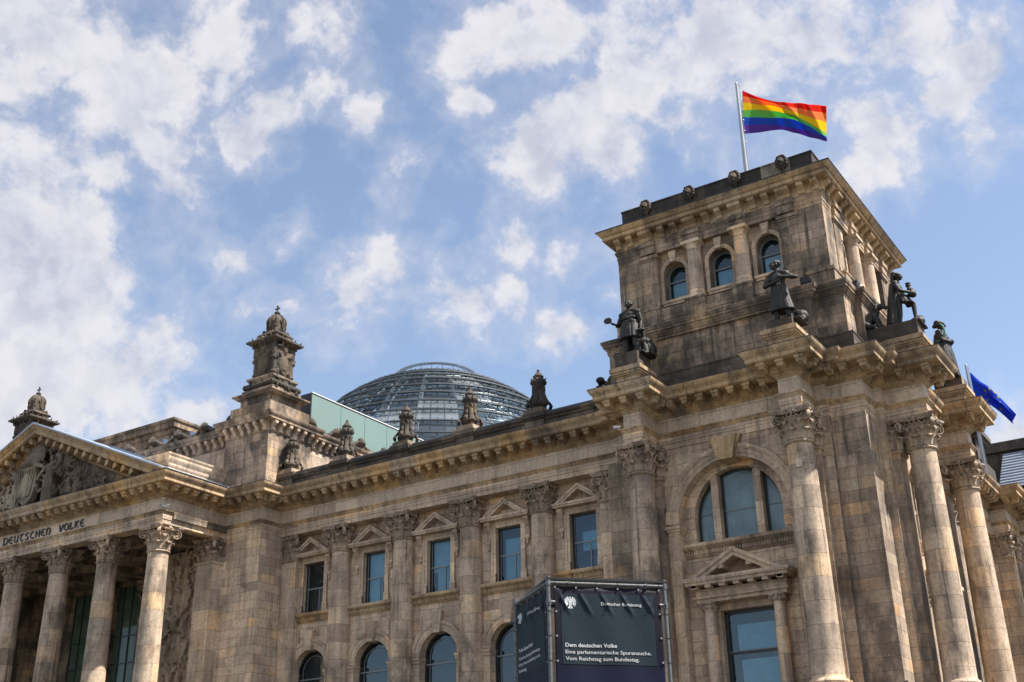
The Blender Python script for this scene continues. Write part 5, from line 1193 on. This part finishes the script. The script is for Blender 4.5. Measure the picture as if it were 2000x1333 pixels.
def body(mb, lean=0.):
    mb.cap((0, 0, 1.42), (0, -.005, 1.54), .072, .060); mb.ell((0, .005, 1.30), (.175, .115, .17)); mb.ell((0, 0, 1.12), (.145, .105, .16)); mb.ell((0, .01, .97), (.165, .125, .13))
    for sg in (-1, 1): mb.ell((sg*.180, .0, 1.395), (.082, .082, .078)); mb.cap((sg*.045, 0, 1.49), (sg*.17, 0, 1.42), .055, .062)
def leg(mb, hip, knee, foot, toe, r=(.088, .062, .042)):
    mb.cap(hip, knee, r[0], r[1]); mb.cap(knee, (Vector(knee)+Vector(foot))/2, .062, .058); mb.cap((Vector(knee)+Vector(foot))/2, foot, .056, r[2]); mb.cap(foot, toe, .046, .036)
def smith(mb):      # worker in a long apron, legs apart
    body(mb); head(mb, (0, -.03, 1.66), .1, .12, hair=.0)
    mb.ell((0, .015, 1.725), (.090, .105, .05)); mb.tube([(-.07, -.06, 1.715), (0, -.105, 1.71), (.07, -.06, 1.715)], .018, 6)
    leg(mb, (-.09, 0, .93), (-.11, -.04, .50), (-.12, 0, .09), (-.13, -.15, .05)); leg(mb, (.09, 0, .93), (.11, -.05, .50), (.13, .02, .09), (.15, -.12, .05))
    mb.hexa([(-.17, -.15, .55), (.15, -.17, .58), (.15, -.11, .58), (-.17, -.09, .55), (-.16, -.125, 1.10), (.16, -.125, 1.10), (.16, -.06, 1.10), (-.16, -.06, 1.10)])
    folds(mb, (0, -.02, 1.08), (-.005, -.02, .56), (.165, .12), (.225, .17), 12, PI, 2*PI, .026, 2)
    folds(mb, (0, .06, 1.40), (.03, .16, .10), (.20, .09), (.24, .12), 12, -.3, PI+.3, .05, 13)
    mb.tube([(.17, 0, 1.1), (.10, -.13, 1.1), (-.1, -.13, 1.09), (-.17, 0, 1.1)], .03, 6)
    mb.ell((-.06, -.09, 1.22), (.12, .05, .07)); mb.ell((.07, -.09, 1.2), (.11, .05, .06))
    mb.cap((-.19, 0, 1.37), (-.30, .02, 1.10), .062, .05); mb.cap((-.30, .02, 1.10), (-.27, -.14, 1.05), .047, .035); hand(mb, (-.27, -.14, 1.05), (-.5, -.6, .25), (0, 0, 1), .6)
    mb.tube([(-.42, -.20, 1.20), (-.42, -.24, 1.20)], [.095, .095], 18); mb.tube([(-.28, -.17, 1.06), (-.40, -.21, 1.15)], .022, 6)
    mb.cap((.19, 0, 1.37), (.24, .03, 1.08), .064, .05); mb.cap((.24, .03, 1.08), (.25, -.04, .84), .047, .034); hand(mb, (.25, -.04, .84), (.05, -.2, -1), (0, -1, -.2), .9); mb.cap((.21, -.08, .74), (.31, -.06, .74), .05, .05)
    mb.box(.12, .36, .04, .38, 0, .40, .03); mb.ell((.22, .14, .44), (.20, .18, .14)); mb.cap((.10, .1, .52), (.30, .2, .50), .10, .09); mb.ell((.34, .2, .22), (.13, .18, .24)); folds(mb, (.2, .15, .45), (.24, .18, .0), (.15, .14), (.20, .20), 9, 0, 2*PI, .045, 4)
    mb.box(-.30, .36, -.20, .30, -.02, .05); mb.box(-.36, -.20, -.18, .0, 0, .15)
def scholar(mb):    # man in a long gown, arms folded, head turned aside
    body(mb); head(mb, (-.035, -.03, 1.67), -.75, -.05, hair=.02)
    mb.cap((0, -.01, 1.5), (-.02, -.01, 1.58), .05, .05)
    folds(mb, (0, .0, 1.12), (.02, .0, .36), (.14, .11), (.20, .16), 20, 0, 2*PI, .036, 5); mb.hexa([(-.20, -.13, .38), (.20, -.13, .38), (.20, .14, .38), (-.19, .14, .38), (-.13, -.08, 1.1), (.13, -.08, 1.1), (.13, .08, 1.1), (-.13, .08, 1.1)])
    folds(mb, (.04, -.02, 1.0), (.17, -.07, .34), (.10, .08), (.10, .09), 8, -1.8, .6, .03, 7)
    leg(mb, (-.08, 0, .5), (-.10, -.02, .32), (-.11, -.01, .08), (-.14, -.15, .04)); leg(mb, (.10, 0, .5), (.15, -.06, .32), (.21, -.03, .08), (.27, -.16, .04))
    mb.cap((-.19, 0, 1.37), (-.27, -.06, 1.13), .066, .056); mb.cap((-.27, -.06, 1.13), (-.04, -.17, 1.12), .052, .04); hand(mb, (-.04, -.17, 1.12), (1, -.1, .15), (0, .8, .2), .5)
    mb.cap((.19, 0, 1.37), (.34, -.08, 1.20), .068, .056); mb.cap((.34, -.08, 1.20), (.10, -.19, 1.24), .05, .038); hand(mb, (.10, -.19, 1.24), (-1, -.05, .1), (0, .8, .0), .5); mb.ell((.01, -.17, 1.2), (.10, .05, .06)); mb.cap((.30, -.1, 1.21), (.40, -.06, 1.19), .06, .05)
    mb.tube([(.15, 0, 1.10), (.0, -.12, 1.08), (-.15, 0, 1.10), (0, .12, 1.1), (.15, 0, 1.1)], .028, 6)
    mb.ell((.36, .14, .18), (.15, .14, .18)); mb.cap((.30, .16, .3), (.40, .06, .08), .10, .08); mb.box(-.24, .44, -.22, .28, -.02, .04); mb.box(-.24, -.1, -.2, .1, .0, .12)
def wanderer(mb):   # man seen from the side: cloak behind, one foot raised on a rock, small figure held to his chest
    body(mb); head(mb, (0, -.05, 1.67), .0, .05, hair=.14, beard=False)
    for i in range(9): mb.cap((.07*math.cos(i*.4+.0), .05+.06*math.sin(i*.4), 1.68), (.085*math.cos(i*.4), .06+.06*math.sin(i*.4), 1.55), .03, .025)
    leg(mb, (-.08, 0, .93), (-.09, .0, .50), (-.09, .05, .08), (-.09, -.10, .05)); leg(mb, (.08, -.02, .93), (.10, -.30, .76), (.10, -.30, .32), (.10, -.45, .27)); mb.ell((.10, -.32, .14), (.14, .2, .16))
    folds(mb, (0, .06, 1.42), (0, .20, .06), (.19, .10), (.26, .15), 17, -.15, PI+.15, .045, 8); mb.hexa([(-.24, .08, .06), (.24, .08, .06), (.24, .32, .06), (-.24, .32, .06), (-.17, 0, 1.4), (.17, 0, 1.4), (.17, .12, 1.4), (-.17, .12, 1.4)])
    folds(mb, (0, -.02, 1.05), (.02, -.12, .72), (.15, .12), (.2, .2), 12, PI, 2*PI, .03, 3)
    for sg in (-1, 1): mb.cap((sg*.19, 0, 1.37), (sg*.22, -.10, 1.10), .066, .055); mb.cap((sg*.22, -.10, 1.10), (sg*.06, -.30, 1.05), .05, .038); hand(mb, (sg*.06, -.30, 1.05), (-sg*.7, -.5, .1), (0, .3, .9), .8)
    mb.ell((0, -.30, 1.13), (.10, .09, .13)); mb.ell((0, -.34, 1.0), (.14, .10, .10)); mb.ell((0, -.27, 1.31), (.062, .068, .075)); mb.ell((0, -.27, 1.38), (.07, .075, .03)); mb.cap((.05, -.32, 1.18), (.02, -.40, 1.1), .035, .03)
    mb.box(-.32, .34, -.50, .92, -.04, .03)
    # seated hound behind
    D_ = MB(); D_.cap((0, .40, .20), (0, .14, .50), .19, .16); D_.cap((0, .14, .50), (0, .06, .68), .14, .11); D_.ell((0, -.02, .74), (.11, .14, .11)); D_.cap((0, -.10, .72), (0, -.22, .66), .07, .05)
    for sg in (-1, 1): D_.cap((sg*.10, .08, .42), (sg*.11, .0, .05), .075, .055); D_.cap((sg*.15, .36, .18), (sg*.15, .14, .06), .13, .07); D_.cap((sg*.09, .02, .76), (sg*.13, .03, .62), .04, .03); D_.cap((sg*.11, 0, .05), (sg*.11, -.1, .03), .05, .04)
    mb.join(D_, Matrix.Translation((-.22, .50, 0)))
def reaper(mb):     # robed woman
    body(mb); head(mb, (0, -.04, 1.66), .0, .1, hair=.12); mb.ell((0, .10, 1.68), (.06, .06, .06))
    folds(mb, (0, 0, 1.38), (0, .02, .05), (.16, .12), (.30, .26), 24, 0, 2*PI, .045, 12); mb.hexa([(-.24, -.2, .05), (.24, -.2, .05), (.24, .22, .05), (-.24, .22, .05), (-.13, -.08, 1.3), (.13, -.08, 1.3), (.13, .08, 1.3), (-.13, .08, 1.3)])
    for sg in (-1, 1): mb.cap((sg*.19, 0, 1.37), (sg*.24, -.08, 1.10), .07, .06); mb.cap((sg*.24, -.08, 1.10), (sg*.05, -.22, 1.08), .052, .038); hand(mb, (sg*.05, -.22, 1.08), (-sg*.8, -.3, .2), (0, .5, .6), .7)
    mb.tube([(.2, .1, 1.3), (.0, -.14, 1.24), (-.2, -.04, 1.1)], .06, 6)
    mb.box(-.32, .32, -.3, .3, -.03, .03)
x, y = tw(-4.71, 9.9); statue('statue', smith, (x, y, 28.82), 'dark bronze statue of an aproned worker holding out a disc', k=2.06, wide=1.12)
x, y = tw(4.71, 9.9); statue('statue', scholar, (x-.05, y, 28.42), 'dark bronze statue of a robed man with folded arms and turned head')
x, y = ts(4.71, 9.9); statue('statue', wanderer, (x-.1, y+.1, 28.86), 'dark bronze statue with raised knee, cloak and hound, in profile against the sky', PI/2, k=1.9)
x, y = ts(-4.71, 9.9); s4 = statue('statue', reaper, (x+.0, y-.4, 28.6), 'bronze statue with bright green sickle, half hidden behind the cornice', PI/2)
sk = MB(); pts = []
for i in range(15):
    a = -1.9+i*.21; pts.append((-.62, .05-.62*math.cos(a)*.75, 3.05+.62*math.sin(a)))
sk.tube(pts, [.02+.055*math.sin(PI*(i+.3)/15) for i in range(15)], 8); obj('sickle', sk.mesh('sickle', 'verdigris'), s4)

# ------------------------------------------------------------------ flagpoles and flags
fp = thing('flagpole', 'tall grey steel flagpole on the tower roof flying rainbow stripes', 'flagpole', (-24.15, 67.35, 40.3))
m_ = MB(); m_.tube([(0, 0, 0), (0, 0, 4), (0, 0, 12.1)], [.185, .17, .095], 16); obj('mast', m_.mesh('mast', 'pole'), fp)
m_ = MB(); m_.ell((0, 0, 12.16), (.11, .11, .09)); m_.cap((.0, 0, 12.1), (.18, .06, 12.02), .04, .04); obj('truck', m_.mesh('truck', 'pole'), fp)
m_ = MB(); m_.tube([(.20, .06, 11.95), (.17, .05, 7), (.20, .06, 1)], .018, 5)
for z in (7.2, 8.1, 9.0, 9.9, 10.8, 11.5): m_.ell((.19, .06, z), .05, 6, 4)
obj('halyard', m_.mesh('halyard', 'pole'), fp)
def flag(name, fn, mat, nu=70, nv=36, th=.006):
    vs, fs, uv = [], [], []
    for i in range(nu+1):
        for j in range(nv+1): vs.append(fn(i/nu, j/nv)); uv.append((i/nu, j/nv))
    for i in range(nu):
        for j in range(nv): a = i*(nv+1)+j; fs.append((a, a+nv+1, a+nv+2, a+1))
    me = bpy.data.meshes.new(name); me.from_pydata([tuple(v) for v in vs], [], fs); me.materials.append(M[mat]); ul = me.uv_layers.new(name='UVMap')
    for lp_ in me.loops: ul.data[lp_.index].uv = uv[lp_.vertex_index]
    me.polygons.foreach_set('use_smooth', [True]*len(me.polygons)); me.update()
    o = obj(name, me); so_ = o.modifiers.new('s', 'SOLIDIFY'); so_.thickness = th; return o
# the cloth: how far out and how high each stripe edge hangs along the fly (a fold rides diagonally across it)
FT = [[(0.09, 51.81), (0.05, 51.33), (-0.0, 50.81), (-0.07, 50.11), (-0.13, 49.51), (-0.19, 48.86), (-0.26, 48.14)], [(0.95, 51.27), (0.92, 51.05), (0.88, 50.57), (0.83, 50.1), (0.76, 49.45), (0.7, 48.85), (0.64, 48.17)], [(1.81, 50.86), (1.79, 50.73), (1.76, 50.43), (1.72, 49.99), (1.65, 49.35), (1.59, 48.79), (1.53, 48.24)], [(2.51, 50.68), (2.48, 50.46), (2.46, 50.2), (2.42, 49.82), (2.36, 49.3), (2.29, 48.66), (2.25, 48.32)], [(3.21, 50.55), (3.17, 50.2), (3.14, 49.9), (3.11, 49.6), (3.06, 49.21), (2.98, 48.49), (2.95, 48.15)], [(3.92, 50.46), (3.87, 50.02), (3.82, 49.59), (3.78, 49.25), (3.74, 48.91), (3.67, 48.27), (3.63, 47.89)], [(4.62, 50.32), (4.56, 49.8), (4.5, 49.25), (4.44, 48.73), (4.41, 48.48), (4.36, 48.06), (4.3, 47.59)], [(5.32, 50.19), (5.25, 49.59), (5.17, 48.94), (5.08, 48.22), (5.04, 47.88), (5.02, 47.67), (4.98, 47.34)], [(5.81, 50.11), (5.73, 49.47), (5.64, 48.7), (5.52, 47.77), (5.49, 47.52), (5.48, 47.39), (5.45, 47.18)]]
def crm(P, t):
    n = len(P)-1; i = min(int(t*n), n-1); f = t*n-i; p0, p1, p2, p3 = P[max(i-1, 0)], P[i], P[i+1], P[min(i+2, n)]
    return tuple(.5*(2*b_+(c_-a_)*f+(2*a_-5*b_+4*c_-d_)*f*f+(3*b_-a_-3*c_+d_)*f**3) for a_, b_, c_, d_ in zip(p0, p1, p2, p3))
FE = Vector((.87, .49, 0)).normalized(); FN = Vector((.28, -.78, -.56)).normalized()
def pridefn(u, v):
    s_, z = crm([crm(col_, 1-v) for col_ in FT], u); f = min(1, u*2.5)
    w_ = (u-.10-.72*(1-v)); d = f*(.62*math.tanh(w_*7)*math.exp(-max(0, w_)*1.2)+.16*math.sin(2*PI*(2.3*u+.5*v))+.10*math.sin(2*PI*(3.9*u+1.3*v)+1)+.035*math.sin(2*PI*(8*u+2.6*v)))
    return Vector((-23.88, 67.42, 0))+FE*s_+Vector((0, 0, z+.02*math.sin(2*PI*(5*u+v))*f))+FN*d
fl = flag('flag', pridefn, 'pride'); tag(fl, 'six striped rainbow flag flying from the tower pole', 'flag')
ep = thing('flagpole', 'thin steel flagpole with blue flag, behind the south side columns', 'flagpole', (-15.7, 86.0, 26.4))
m_ = MB(); m_.tube([(0, 0, 0), (0, 0, 8.4)], [.13, .085], 12); obj('mast', m_.mesh('mast', 'pole'), ep); m_ = MB(); m_.ell((0, 0, 8.42), (.10, .10, .07)); m_.tube([(.15, 0, 8.3), (.15, 0, .5)], .02, 5); obj('truck', m_.mesh('truck', 'pole'), ep)
ETL, EBL = Vector((-15.52, 86, 34.25)), Vector((-15.5, 86, 31.75)); ETR, EBR = Vector((-13.05, 86.6, 30.65)), Vector((-13.35, 86.4, 29.85))
def eufn(u, v):
    p = (EBL*(1-u)+EBR*u)*(1-v)+(ETL*(1-u)+ETR*u)*v; f = min(1, u*3)
    n_ = Vector((.25, -.97, .1)); p += n_*(.24*f*math.sin(2*PI*(1.4*v+.5*u)+.5))+n_*.05*f*math.sin(2*PI*(3.1*v-.6*u)); p += Vector((.12, 0, .28))*f*math.sin(PI*u)*(.9-.3*v)
    p += Vector((.08, 0, .05))*f*math.sin(2*PI*(2.4*v+.2)); return p
ef = flag('flag', eufn, 'euro', 50, 36); tag(ef, 'blue flag with a ring of yellow stars, drooping beside the south columns', 'flag')
sm = MB()
for k in range(12):
    a = 2*PI*k/12; cu_, cv_ = .5+.20*math.cos(a), .5+.32*math.sin(a); ring_ = []
    for q in range(10):
        r = .062 if q % 2 == 0 else .025; b = PI/2+PI*q/5; ring_.append((cu_+r*.66*math.cos(b), cv_+r*math.sin(b)))
    for sgn in (-1, 1):
        c0 = eufn(cu_, cv_); du = eufn(cu_+.01, cv_)-eufn(cu_-.01, cv_); dv = eufn(cu_, cv_+.01)-eufn(cu_, cv_-.01); nn = du.cross(dv).normalized()*.016*sgn
        P_ = [eufn(*r)+nn for r in ring_]; sm.add([c0+nn]+P_, [(0, 1+i, 1+(i+1) % 10) for i in range(10)])
obj('star_ring', sm.mesh('star_ring', 'star', smooth=False), ef)

# ------------------------------------------------------------------ banner tower of scaffold tubes in front of the building
KM, KR, KL = Vector((-7.92, 12.94, 0)), Vector((-6.83, 14.10, 0)), Vector((-9.06, 13.90, 0)); KB = KR+KL-KM
SF = thing('scaffold_frame', 'square frame of galvanised scaffold tubes carrying printed banners', 'scaffold', tuple(KM))
def rel(p, z): return (p.x-KM.x, p.y-KM.y, z)
for p in (KM, KR, KL, KB):
    mb = MB(); mb.tube([rel(p, 0.02), rel(p, 5.06)], .0245, 16); o = obj('upright_tube', mb.mesh('upright_tube', 'galv'), SF)
    mb = MB(); mb.tube([rel(p, 5.02), rel(p, 5.075)], .027, 14); mb.tube([rel(p, 4.955), rel(p, 5.02)], .034, 14); obj('corner_coupler', mb.mesh('corner_coupler', 'galv'), o)
    mb = MB(); mb.box(rel(p, 0)[0]-.08, rel(p, 0)[0]+.08, rel(p, 0)[1]-.08, rel(p, 0)[1]+.08, 0, .02); obj('base_plate', mb.mesh('base_plate', 'galv', smooth=False), o)
for a, b in ((KM, KR), (KM, KL), (KB, KR), (KB, KL)):
    for z in (4.99, 2.6, .3):
        mb = MB(); mb.tube([rel(a, z), rel(b, z)], .0242, 14); o = obj('cross_tube', mb.mesh('cross_tube', 'galv'), SF)
        if z > 4:
            for t in (.17, .84): cpl = MB(); q = a.lerp(b, t); d = (b-a).normalized()*.024; cpl.tube([rel(q-d, z), rel(q+d, z)], .031, 12); n_ = Vector((d.y, -d.x, 0)).normalized(); cpl.tube([rel(q+n_*.02, z), rel(q+n_*.045, z)], .017, 8); obj('tube_coupler', cpl.mesh('tube_coupler', 'galv'), o)
for p, side in ((KM, 1), (KR, -1), (KL, -1)):
    mb = MB(); e = (KR-KM).normalized()*side; n_ = Vector(((KR-KM).y, -(KR-KM).x, 0)).normalized()
    mb.tube([rel(p, 4.70), rel(p, 4.78)], .033, 14); mb.tube([rel(p+e*.03, 4.74), rel(p+e*.085, 4.74)], .022, 10); mb.tube([rel(p+n_*.03, 4.74), rel(p+n_*.06, 4.74)], .018, 8); mb.tube([rel(p+n_*.03, 4.70), rel(p+n_*.055, 4.70)], .012, 8)
    obj('swivel_coupler', mb.mesh('swivel_coupler', 'galv'), SF)
# roof sheet edge
mb = MB(); mb.box(-.03, 1.62, -.03, 1.56, 0, .025); rf_ = obj('cover_sheet', mb.mesh('cover_sheet', 'black', smooth=False), SF, rel(KM, 5.03), math.atan2((KR-KM).y, (KR-KM).x))

BF = bpy.data.curves.new('t', 'FONT').font
def text_mesh(txt, size, off=0., width=None, shear=0.):
    c = bpy.data.curves.new('txt', 'FONT'); c.body = txt; c.size = size; c.offset = off; c.extrude = .0008; c.resolution_u = 3
    o = bpy.data.objects.new('txt', c); COL.objects.link(o); bpy.context.view_layer.update(); dg = bpy.context.evaluated_depsgraph_get()
    me = bpy.data.meshes.new_from_object(o.evaluated_get(dg)); bpy.data.objects.remove(o)
    if width:
        xs = [v.co.x for v in me.vertices]; k = width/(max(xs)-min(xs)); x0 = min(xs)
        for v in me.vertices: v.co.x = (v.co.x-x0)*k
    return me
def put_text(parent, name, txt, s0, z, cap, width, off=0.):
    size = cap/.70; me = text_mesh(txt, size, off, width); me.materials.clear(); me.materials.append(M['print'])
    if SERIF: add_serifs(me, cap)
    for v in me.vertices: v.co = Vector((v.co.x+s0, -.0085-v.co.z-wrinkle(v.co.x+s0, v.co.y+z, parent['span']), v.co.y+z))
    return obj(name, me, parent)
SERIF = False
def eagle(mb, cx, cz, h):
    """broad winged heraldic eagle, drawn as flat print"""
    def P(pts, m=1): 
        n = len(pts); mb.add([(cx+m*a*h, -.0085, cz+b*h) for a, b in pts], [tuple(range(n))])
    P([(-.10, .30), (.10, .30), (.15, .05), (.10, -.22), (0, -.30), (-.10, -.22), (-.15, .05)]); P([(-.04, .28), (.08, .28), (.08, .44), (.02, .50), (-.06, .48), (-.10, .42), (-.18, .38), (-.10, .36), (-.06, .36)])
    for m in (-1, 1):
        P([(.06, .27), (.14, .36), (.24, .36), (.20, .10), (.12, -.02)], m)
        for i in range(8):
            a = 1.30-i*.285; r0, r1 = .08, .40-.012*abs(i-3); w_ = .041; c, s_ = math.cos(a), math.sin(a); bx, bz = .13, .14-.028*i
            P([(bx+c*r0-s_*w_*.8, bz+s_*r0+c*w_*.8), (bx+c*r1-s_*w_, bz+s_*r1+c*w_), (bx+c*(r1+.035), bz+s_*(r1+.035)), (bx+c*r1+s_*w_, bz+s_*r1-c*w_), (bx+c*r0+s_*w_*.8, bz+s_*r0-c*w_*.8)], m)
        P([(.04, -.24), (.12, -.26), (.20, -.42), (.26, -.46), (.16, -.48), (.10, -.40)], m)
    for i in range(5): x = -.12+.06*i; P([(x-.022, -.26), (x+.022, -.26), (x*1.5+.03, -.50), (x*1.5-.03, -.50)])
L1 = (KR-KM).length; L2 = (KL-KM).length
def wrinkle(s, z, L):
    """pulled creases running down from the eyelets along the top edge"""
    k = 0.
    for i in range(6):
        e = .085+i*(L-.17)/5
        dz = 4.955-z
        if 0 < dz < .40: 
            for sl, am in ((.55, 1.), (-.6, .7)): c = e+sl*dz; k += am*.020*math.exp(-((s-c)/.022)**2)*math.sin(PI*min(dz/.40, 1))*(1 if (i % 2 or sl > 0) else .4)
    return k+.006*math.sin(9*s+3*z)
def cloth(mb, s0, s1, z0, z1, L, y, nu=72, nv=60, front=-1):
    vs = []
    for i in range(nu+1):
        for j in range(nv+1):
            s = s0+(s1-s0)*i/nu; z = z0+(z1-z0)*j/nv; sag = .012*abs(math.sin(PI*((s-.085)/((L-.17)/5)))) if j == nv and z1 > 4.9 else 0
            vs.append((s, y-wrinkle(s, z, L), z-sag))
    mb.add(vs, [(i*(nv+1)+j, (i+1)*(nv+1)+j, (i+1)*(nv+1)+j+1, i*(nv+1)+j+1) for i in range(nu) for j in range(nv)])
def make_banner(A, B, label, pan, eag, texts, mirror):
    L = (B-A).length; d = (B-A).normalized(); rz = math.atan2(d.y, d.x)
    # for the left face the print runs from B to A so that it reads from outside
    if mirror: A, B = B, A; d = -d; rz = math.atan2(d.y, d.x)
    t = thing('banner', label, 'banner', (A.x, A.y, 0), rz, 'printed banners on the scaffold frame'); t['span'] = L
    mb = MB(); cloth(mb, .07, L-.065, 1.2, 4.955, L, .0); o = obj('fabric', mb.mesh('fabric', 'banner'), t); sl_ = o.modifiers.new('s', 'SOLIDIFY'); sl_.thickness = .002
    s0, s1, z0, z1 = pan if not mirror else (L-pan[1], L-pan[0], pan[2], pan[3])
    mb = MB(); cloth(mb, s0, s1, z0, z1, L, -.0035); obj('print_panel', mb.mesh('print_panel', 'panel'), t)
    em = MB(); eagle(em, (L-eag[0]) if mirror else eag[0], eag[1], eag[2]); em.v = [(x, y-wrinkle(x, z, L), z) for x, y, z in em.v]; obj('emblem', em.mesh('emblem', 'print', smooth=False), t)
    for (txt, sa, sb_, z, cap, off) in texts:
        if mirror: sa, sb_ = L-sa, L-sb_
        put_text(t, 'text', txt, sa, z, cap, sb_-sa, off)
    ey = MB(); ti = MB()
    for i in range(6):
        e = .085+i*(L-.17)/5; ey.lathe([(.008, 0), (.013, 0), (.013, .006), (.008, .006)], 12, (0, 0, 0))
        n = 48; vs = ey.v[-n:]; ey.v[-n:] = [(x+e, -.012-zz, y+4.932) for (x, y, zz) in vs]
        ti.tube([(e, -.006, 4.935), (e, -.026, 4.97), (e, -.022, 5.02), (e, .02, 5.02), (e, .02, 4.96)], .003, 4)
    for z in [4.62-.31*i for i in range(11)]:
        for e, px in ((.095, 0.), (L-.09, L)):
            ey.lathe([(.008, 0), (.013, 0), (.013, .006), (.008, .006)], 12, (0, 0, 0)); n = 48; vs = ey.v[-n:]; ey.v[-n:] = [(x+e, -.012-zz, y+z) for (x, y, zz) in vs]
            pts = [(px+.030*math.cos(a), .030*math.sin(a), z+.004) for a in [q*PI/6 for q in range(13)]]; ti.tube(pts, .005, 4); ti.tube([(e, -.012, z), (px+(.03 if px == 0 else -.03), -.012, z+.003)], .004, 4)
    obj('eyelet_row', ey.mesh('eyelet_row', 'eyelet'), t); obj('tie_row', ti.mesh('tie_row', 'tie'), t)
    del t['span']; return t
make_banner(KM, KR, 'dark blue banner facing us with white eagle and German text on slate panel', (.160, 1.424, 3.962, 4.863), (.289, 4.738, .150),
    [('Deutscher Bundestag', .701, 1.255, 4.714, .040, .0004), ('Dem deutschen Volke', .201, .889, 4.177, .048, .0013), ('Eine parlamentarische Spurensuche.', .200, 1.354, 4.093, .046, .0003), ('Vom Reichstag zum Bundestag.', .200, 1.185, 4.010, .046, .0003)], False)
make_banner(KM, KL, 'dark banner on the left side of the scaffold with small English text, seen edge-on', (.20, 1.345, 3.985, 4.885), (1.246, 4.755, .145),
    [('Deutscher Bundestag', .884, .375, 4.728, .040, .0004), ('To the German People', 1.315, .681, 4.300, .045, .0013), ('A journey through parliamentary', 1.315, .387, 4.195, .043, .0003), ('history from the Reichstag to the', 1.315, .394, 4.112, .043, .0003), ('Bundestag', 1.315, 1.005, 4.028, .043, .0003)], True)

# ------------------------------------------------------------------ small fittings
def camera_box(loc, rz, label):
    t = thing('security_camera', label, 'camera', loc, rz, 'white surveillance cameras on the cornices')
    t.scale = (.52, .52, .52); mb = MB(); mb.hexa([(-.13, -.55, .20), (.13, -.55, .20), (.13, .25, .28), (-.13, .25, .28), (-.13, -.55, .42), (.13, -.55, .42), (.13, .25, .50), (-.13, .25, .50)]); mb.box(-.16, .16, -.66, .20, .46, .50); obj('housing', mb.mesh('housing', 'white', smooth=False), t)
    mb = MB(); mb.tube([(0, 0, .3), (0, .1, .1), (0, .1, 0)], .05, 8); mb.box(-.1, .1, 0, .2, 0, .05); obj('bracket', mb.mesh('bracket', 'white'), t)
    mb = MB(); mb.tube([(0, -.55, .31), (0, -.60, .31)], .085, 10); obj('lens', mb.mesh('lens', 'black'), t)
camera_box((-63.2, 52.35, 24.27), .9, 'white surveillance camera aimed outward on the porch corner moulding')
camera_box((-63.0, 52.55, 24.27), 1.7, 'white surveillance camera aimed sideways, right of its twin on the porch corner')
camera_box((-29.75, 56.85, 24.27), -1.0, 'white surveillance camera on the moulding beside the left tower column')
def flood(loc, rz, label):
    t = thing('floodlight', label, 'floodlight', loc, rz, 'small black floodlights on the tower ledge'); mb = MB(); mb.hexa([(-.28, -.12, .22), (.28, -.12, .22), (.28, .12, .16), (-.28, .12, .16), (-.28, -.18, .55), (.28, -.18, .55), (.24, .14, .52), (-.24, .14, .52)]); obj('lamp_body', mb.mesh('lamp_body', 'black', smooth=False), t)
    mb = MB(); mb.box(-.32, -.28, -.04, .04, 0, .4); mb.box(.28, .32, -.04, .04, 0, .4); mb.box(-.32, .32, -.06, .06, 0, .05); obj('yoke', mb.mesh('yoke', 'black', smooth=False), t)
x, y = tw(5.55, 7.75); flood((x, y, 31.42), 0, 'black floodlight on the ledge just right of the robed statue')
x, y = ts(5.55, 7.75); flood((x, y, 31.42), PI/2, 'black floodlight on the ledge at the foot of the sunlit side columns')
